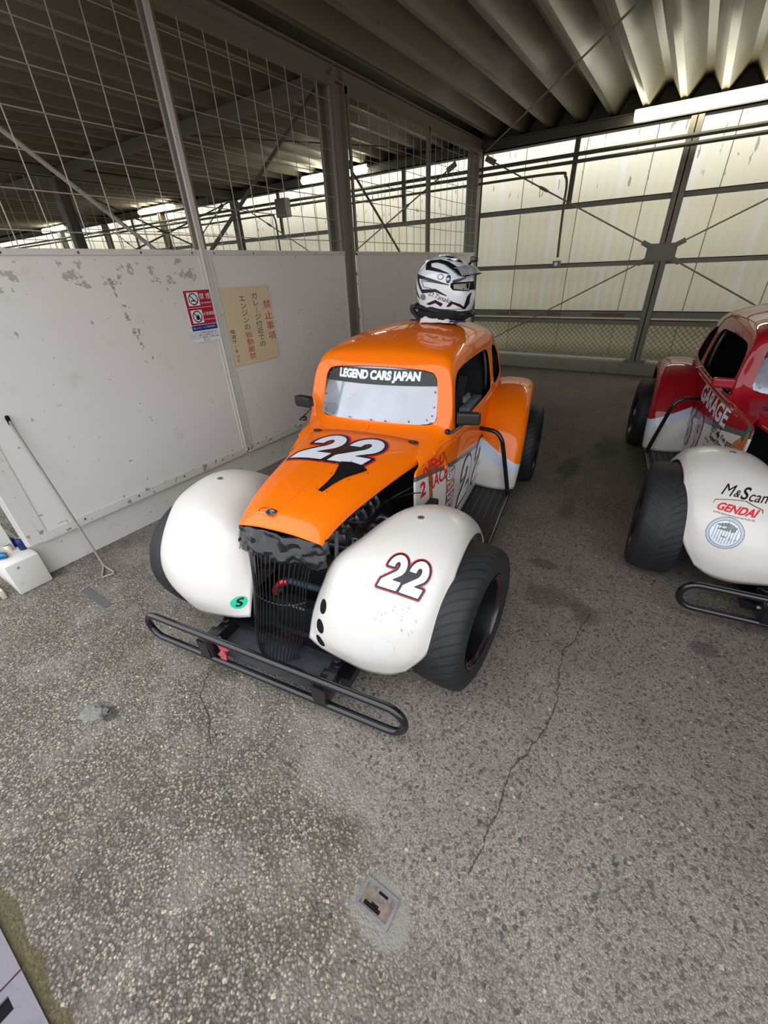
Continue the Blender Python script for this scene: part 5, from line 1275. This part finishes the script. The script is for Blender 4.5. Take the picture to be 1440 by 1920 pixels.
        b = MB(); h1 = raw.ray_cast(V(1, 1.575, .60), V(-1, 0, 0))[0]; b.tube([h1 + V(.004, 0, .03), h1 + V(.010, 0, .01), h1 + V(.004, 0, -.03)], .005, 6); b.done('door_handle', M['steel'], body)
    else:
        put = side(-1)
        for nm, off, lift, mt in (('number_outline', .016, .0010, M['decal_maroon']), ('number_shadow', .012, .0016, M['decal_maroon']), ('number', .0, .0024, plain('silver_lilac_print', srgb(186, 180, 196), .35))):
            v9 = curve2d(text='6', size=.34, offset=off + .008, sx=.85); put('door_' + nm, v9, 1.30, .37, mt, lift)
            v9 = curve2d(text='9', size=.34, offset=off + .008, sx=.85); put('door_' + nm, v9, 1.06, .37, mt, lift)
        put('lettering', curve2d(text='GARAGE', size=.135, offset=.004, sx=1.16), .985, .612, M['decal_white'])
        put('lettering', curve2d(text='TEST Me I\'ve got', size=.040, offset=.0010, sx=1.05), .69, .520, M['decal_black']); put('lettering', curve2d(text='Super Powers', size=.040, offset=.0010, sx=1.15), .68, .482, M['decal_black'])
        put('patch_sticker', curve2d([[(-.045, .02), (.045, .02), (.035, -.025), (-.035, -.025)], [(-.036, -.018), (.036, -.018) , (.040, .013), (-.040, .013)]]), .83, .43, plain('rust_print', srgb(168, 70, 44), .4))
        fig = [(-.04, -.12), (.05, -.12), (.06, -.09), (.035, -.06), (.04, .0), (.03, .05), (.0, .04), (-.02, .0), (-.06, -.04), (-.075, -.09)]
        put('figure_sticker', curve2d([fig]), .475, .585, plain('tan_print', srgb(196, 112, 66), .5), .0014)
        hair = [(-.02, .0), (.0, .04), (-.01, .07), (.01, .10), (.045, .10), (.06, .06), (.045, .02), (.035, .05), (.015, .03), (.005, -.02)]
        put('figure_hair', curve2d([hair]), .475, .585, M['decal_teal'], .002)
        b = MB(); h1 = raw.ray_cast(V(-1, 1.575, .60), V(1, 0, 0))[0]; b.tube([h1 + V(-.004, 0, .03), h1 + V(-.010, 0, .01), h1 + V(-.004, 0, -.03)], .005, 6); b.done('door_handle', M['steel'], body)
        fbv = None
    return root, raw
base = dict(strip='LEGEND CARS JAPAN', steer=-10)
orange, raw_o = make_car(dict(base, name='orange', pinch=-1, label='orange race car with number 22, parked by the white partition', loc=(-1.0115, 0.8394, 0), rz=8.79,
    paint=M['orange'], body=M['body_orange'], fend=M['fend_orange'], scoop=True, num='22', out=M['decal_red'], holes=True, fnum=True, sdisc=True, sponsor=False, tape=True, pin='decal_red', stk=True,
    wheels=((.635, .12, 1, -9), (-.56, .10, -1, -9), (.600, 1.90, 1, 0), (-.600, 1.90, -1, 0)), mirR=(.470, .73, .80), mirL=(-.362, .70, .818), mirmat=M['black_satin'], mrot=.18))
cherry, raw_c = make_car(dict(base, name='cherry', pinch=1, label='cherry red race car with number 69, cut off by the right photo edge', loc=(0.8198, 2.117, 0), rz=7.78,
    paint=M['cherry'], body=M['body_red'], fend=M['fend_red'], scoop=False, num='69', out=M['decal_maroon'], holes=False, fnum=False, sdisc=False, sponsor=True, tape=False, pin='black_gloss', stk=False,
    wheels=((.63, .12, 1, -6), (-.645, .12, -1, -6), (.600, 1.90, 1, 0), (-.600, 1.90, -1, 0)), mirR=(.43, .76, .79), mirL=(-.43, .80, .775), mirmat=M['cherry'], mrot=.1))

# ================================================================ HELMET AND THINGS ON THE ORANGE ROOF
def roof_z(x, y): return raw_o.ray_cast(V(x, y, 2), V(0, 0, -1))[0].z
def car_pt(x, y, z): return orange_M @ V(x, y, z)
orange_M = TR(-1.0115, 0.8394, 0) @ rotz(math.radians(8.79))
hp = car_pt(.125, 1.45, roof_z(.125, 1.45) + .055)
hel = empty('racing_helmet', hp, math.radians(8.79) - .05); tag(hel, 'white full-face racing helmet with black angular stripes, sitting on the orange roof', 'helmet')
def lvl(z, xb, xf, hw, n=28, p=2.3):
    cx = (xb + xf) / 2; hx = (xf - xb) / 2; r = []
    for i in range(n):
        t = 2 * PI * i / n; c_, s_ = math.cos(t), math.sin(t)
        r.append(V(cx + hx * math.copysign(abs(c_) ** (2 / p), c_), hw * math.copysign(abs(s_) ** (2 / p), s_), z))
    return r
HL = [lvl(-.005, -.095, .118, .080), lvl(.0, -.118, .140, .098), lvl(.035, -.136, .153, .112), lvl(.075, -.147, .158, .122), lvl(.12, -.152, .148, .128, p=2.2), lvl(.165, -.150, .136, .128, p=2.1), lvl(.205, -.136, .118, .118, p=2.05), lvl(.24, -.108, .088, .096, p=2), lvl(.262, -.070, .052, .064, p=2), lvl(.272, -.030, .014, .028, p=2), lvl(.2725, -.010, -.006, .002, p=2)]
cols = list(zip(*HL)); cols = [spline(c, 5) for c in cols]; rows = [list(r) for r in zip(*cols)]; rows = [r + [r[0].copy()] for r in rows]
hmesh = grid_mesh('helmet_shell', rows); hbv = bvh_of(hmesh); link('helmet_shell', hmesh, M['helmet'], hel, 60)
def hd(nm, loops, mt, lift=.0012, o_=(0, -.4, 0), ux=(1, 0, 0)): decal(nm, curve2d(loops), o_, ux, (0, 0, 1), hbv, mt, hel, lift, .012) if o_[1] != -.4 else decal(nm, curve2d(loops), (0, -.14, 0), ux, (0, 0, 1), hbv, mt, hel, lift, .012)
def hx(px, py): return ((px - 700) / 720 * .30 - .0, (990 - py) / 720 * .262)   # crop pixels -> helmet side plane
HP = lambda L: [hx(*p) for p in L]
strp = [
 [(520, 320), (560, 305), (700, 298), (800, 330), (900, 400), (980, 480), (1010, 520), (960, 515), (880, 430), (780, 355), (690, 322), (590, 330), (610, 385), (720, 420), (830, 475), (700, 440), (590, 415), (545, 415)],
 [(388, 465), (470, 488), (600, 525), (700, 560), (845, 620), (700, 585), (560, 545), (440, 515), (455, 580), (500, 675), (690, 672), (820, 760), (680, 700), (500, 718), (440, 610)],
 [(350, 590), (385, 670), (430, 750), (450, 800), (400, 740), (360, 660)],
 [(485, 545), (690, 580), (692, 590), (500, 560), (530, 635), (640, 655), (640, 664), (522, 645)],
 [(560, 235), (700, 230), (830, 260), (930, 320), (1000, 400), (920, 335), (820, 280), (700, 243)],
 [(780, 298), (880, 300), (960, 350), (1000, 390), (900, 330)],
 [(820, 905), (875, 840), (960, 880), (1005, 930), (1040, 780), (1060, 740), (1045, 880), (1010, 950), (950, 905), (890, 865), (850, 905)],
 [(560, 870), (680, 818), (768, 868), (745, 900), (680, 850), (600, 880)],
]
for i, L in enumerate(strp): decal('helmet_stripe', sdf_shape(sdf_field([HP(L)], .0025, .01), .0022 if i != 3 else .0005), (0, -.14, 0), (1, 0, 0), (0, 0, 1), hbv, M['decal_black'] if i != 3 else M['decal_grey'], hel, .0012, .03)
hd('helmet_stripe', [HP([(590, 320), (690, 310), (800, 345), (870, 400), (960, 512), (930, 510), (850, 430), (760, 360), (690, 335)])], M['decal_grey'], .0008)
hd('eye_port_seal', [HP([(862, 600), (890, 590), (1075, 600), (1080, 722), (985, 705), (890, 690), (862, 650)])], M['black_matt'], .0016)
hd('eye_port_lining', [HP([(892, 615), (1075, 608), (1078, 710), (990, 695), (900, 672)])], plain('grey_helmet_lining', srgb(150, 146, 134), .6), .0022)
hd('eye_port_seal', [[(-y_, z_) for y_, z_ in ((-.10, .105), (.10, .105), (.105, .13), (.10, .145), (-.10, .145), (-.105, .13))][::-1]], M['black_matt'], .0016, (.16, 0, 0), (0, 1, 0))
hd('visor_pivot', [[hx(745 + 38 * math.cos(t), 512 + 38 * math.sin(t)) for t in [2 * PI * i / 20 for i in range(20)]]], M['decal_grey'], .002)
hd('visor_pivot_centre', [[hx(745 + 26 * math.cos(t), 512 + 26 * math.sin(t)) for t in [2 * PI * i / 20 for i in range(20)]]], M['helmet'], .003)
hd('visor_screw', [[hx(835 + 26 * math.cos(t), 545 + 55 * math.sin(t)) for t in [2 * PI * i / 20 for i in range(20)]]], M['decal_black'], .002)
hd('visor_screw_centre', [[hx(832 + 16 * math.cos(t), 545 + 18 * math.sin(t)) for t in [2 * PI * i / 20 for i in range(20)]]], M['steel'], .003)
hd('round_sticker', [[hx(510 + 42 * math.cos(t), 775 + 44 * math.sin(t)) for t in [2 * PI * i / 20 for i in range(20)]]], M['decal_grey'], .0014)
vs, fs = curve2d(text='D.Tanaka', size=.034, shear=.45, sx=.95)
cx_, cz_ = hx(735, 782); ca, sa = math.cos(-.36), math.sin(-.36)
decal('driver_lettering', ([(x * ca - y * sa + cx_, x * sa + y * ca + cz_) for x, y in vs], fs), (0, -.14, 0), (1, 0, 0), (0, 0, 1), hbv, M['decal_black'], hel, .0014, .012)
# raised visor, its peak and top vents
g = []
for i in range(17):
    a = -.80 + 1.6 * i / 16; row = []
    for j in range(6):
        v = j / 5
        row.append(V(-.005 + (.122 + .062 * v) * math.cos(a), (.150 + .004 * v) * math.sin(a), .222 - .040 * v - .030 * (1 - math.cos(a)) + .012 * math.sin(PI * v)))
    g.append(row)
vz = link('raised_visor', grid_mesh('raised_visor', g), M['visor'], hel, 60); solid(vz, .003, 0)
b = MB(); b.tube([tuple(r[-1]) for r in g], .0022, 6); b.done('visor_rim', M['black_satin'], hel)
b = MB(); b.prism([hx(890, 560), hx(960, 545), hx(1050, 520), hx(1040, 545), hx(960, 580), hx(890, 595)], .110, .118, Matrix(((1, 0, 0, 0), (0, 0, -1, 0), (0, 1, 0, 0), (0, 0, 0, 1)))); b.done('visor_tab', M['decal_black'], hel, 30)
b = MB(); b.box((.128, -.02, .232), (.156, .01, .262), TR(0, 0, 0), .006); b.cyl((.156, -.005, .247), (.164, -.005, .247), .010, 14); b.tube([(.12, -.005, .225), (.137, -.005, .24)], .006, 6); b.done('helmet_camera', M['black_gloss'], hel)
b = MB(); b.box((-.03, -.03, .264), (.01, .03, .279), None, .006); b.box((-.09, -.06, .238), (-.05, -.02, .256), None, .006); b.box((.035, -.06, .244), (.075, -.03, .258), None, .005); done_each(b, 'top_vent', M['helmet'], hel)
b = MB(); b.tube(spline([(.150, -.02, .0), (.165, -.03, -.01), (.172, -.03, -.03), (.166, -.03, -.045)], 4), .002, 5); b.done('chin_strap', M['black_satin'], hel)
hel.scale = (1.05, 1.05, .95)
# black neck collar under the helmet
rz_ = roof_z(.125, 1.45)
nc = empty('neck_restraint', (0, 0, -.049), .05, hel)
def blob(name, mat, parent, R1, R2, rt, z, amp, seed, zs=.6, n=64, m=20, tilt=0):
    g = []
    for i in range(n):
        t = 2 * PI * i / n; row = []
        for j in range(m):
            p = 2 * PI * j / m; q = V(math.cos(t) * 3, math.sin(t) * 3, seed); k_ = 1 + amp * noise.noise(q) + amp * .6 * noise.noise(V(math.cos(t) * 6, math.sin(t) * 6 + p, seed + 3))
            x = (R1 + rt * math.cos(p) * k_) * math.cos(t); y = (R2 + rt * math.cos(p) * k_) * math.sin(t)
            row.append(V(x, y, z + rt * zs * math.sin(p) * k_ + tilt * x + .006 * noise.noise(q * 1.7)))
        g.append(row + [row[0].copy()])
    g.append([p.copy() for p in g[0]])
    return link(name, grid_mesh(name, g, True), mat, parent, 60)
blob('collar_padding', M['seat'], nc, .100, .082, .046, .034, .25, 1.0, .7)
blob('collar_wings', M['black_satin'], nc, .132, .090, .030, .055, .3, 5.0, .6, tilt=-.16)
b = MB(); b.tube(spline([(-.155, -.04, .075), (-.165, -.05, .06), (-.135, -.06, .03), (-.09, -.09, .012)], 5), [.014] * 16, 8); b.box((-.175, -.06, .065), (-.145, -.03, .085), None, .006); b.done('tether', M['black_satin'], nc)
b = MB(); b.bar((-.16, -.08, .008), (-.06, -.10, .006), .03, .006); b.bar((.06, -.11, .004), (.14, -.09, .002), .03, .006); done_each(b, 'webbing_strap', M['navy'], nc)
# crumpled towel
g = []
for i in range(45):
    row = []
    for j in range(21):
        u = i / 44; v = j / 20; x = -.10 + .19 * u; y = -.135 + .085 * v
        h_ = .006 + .052 * math.sin(PI * v) ** .7 * (math.sin(PI * u) ** .5) * (.65 + .35 * math.cos(u * 3.2)) + .022 * noise.noise(V(u * 8, v * 4, 2)) * math.sin(PI * v) + .010 * noise.noise(V(u * 20, v * 9, 7)) * math.sin(PI * v)
        x += .012 * noise.noise(V(u * 5, v * 5, 11)); y += .014 * noise.noise(V(u * 6, v * 3, 15))
        row.append(V(x, y, max(.002, h_)))
    g.append(row)
tw = link('towel', grid_mesh('towel', g), M['towel'], None, 60); tw.location = car_pt(.125, 1.45, rz_ + .002); tw.rotation_euler = (0, 0, math.radians(8.79)); solid(tw, .003, 1)
tag(tw, 'crumpled white towel tucked under the helmet on the orange roof', 'towel')
# faded cloth tied on the left bumper bracket
b = MB(); c = V(0, 0, 0)
for dx, dy, dz, L, wd in ((.0, 0, 0, .05, .022), (.01, -.012, -.03, .05, .020), (-.012, .0, .022, .035, .024), (.02, .0, .012, .03, .018)):
    b.sphere((dx, dy, dz), 1, 3, (wd, .012, L * .6))
for v in b.bm.verts: v.co += V(noise.noise(v.co * 60) * .008, noise.noise(v.co * 50 + V(3, 3, 3)) * .008, noise.noise(v.co * 45 + V(7, 1, 3)) * .006)
rg_ = b.done('tied_cloth', M['pink_cloth']); rg_.location = car_pt(-.195, -.275, .140); tag(rg_, 'faded red cloth tied on the left bracket of the orange car bumper', 'cloth')
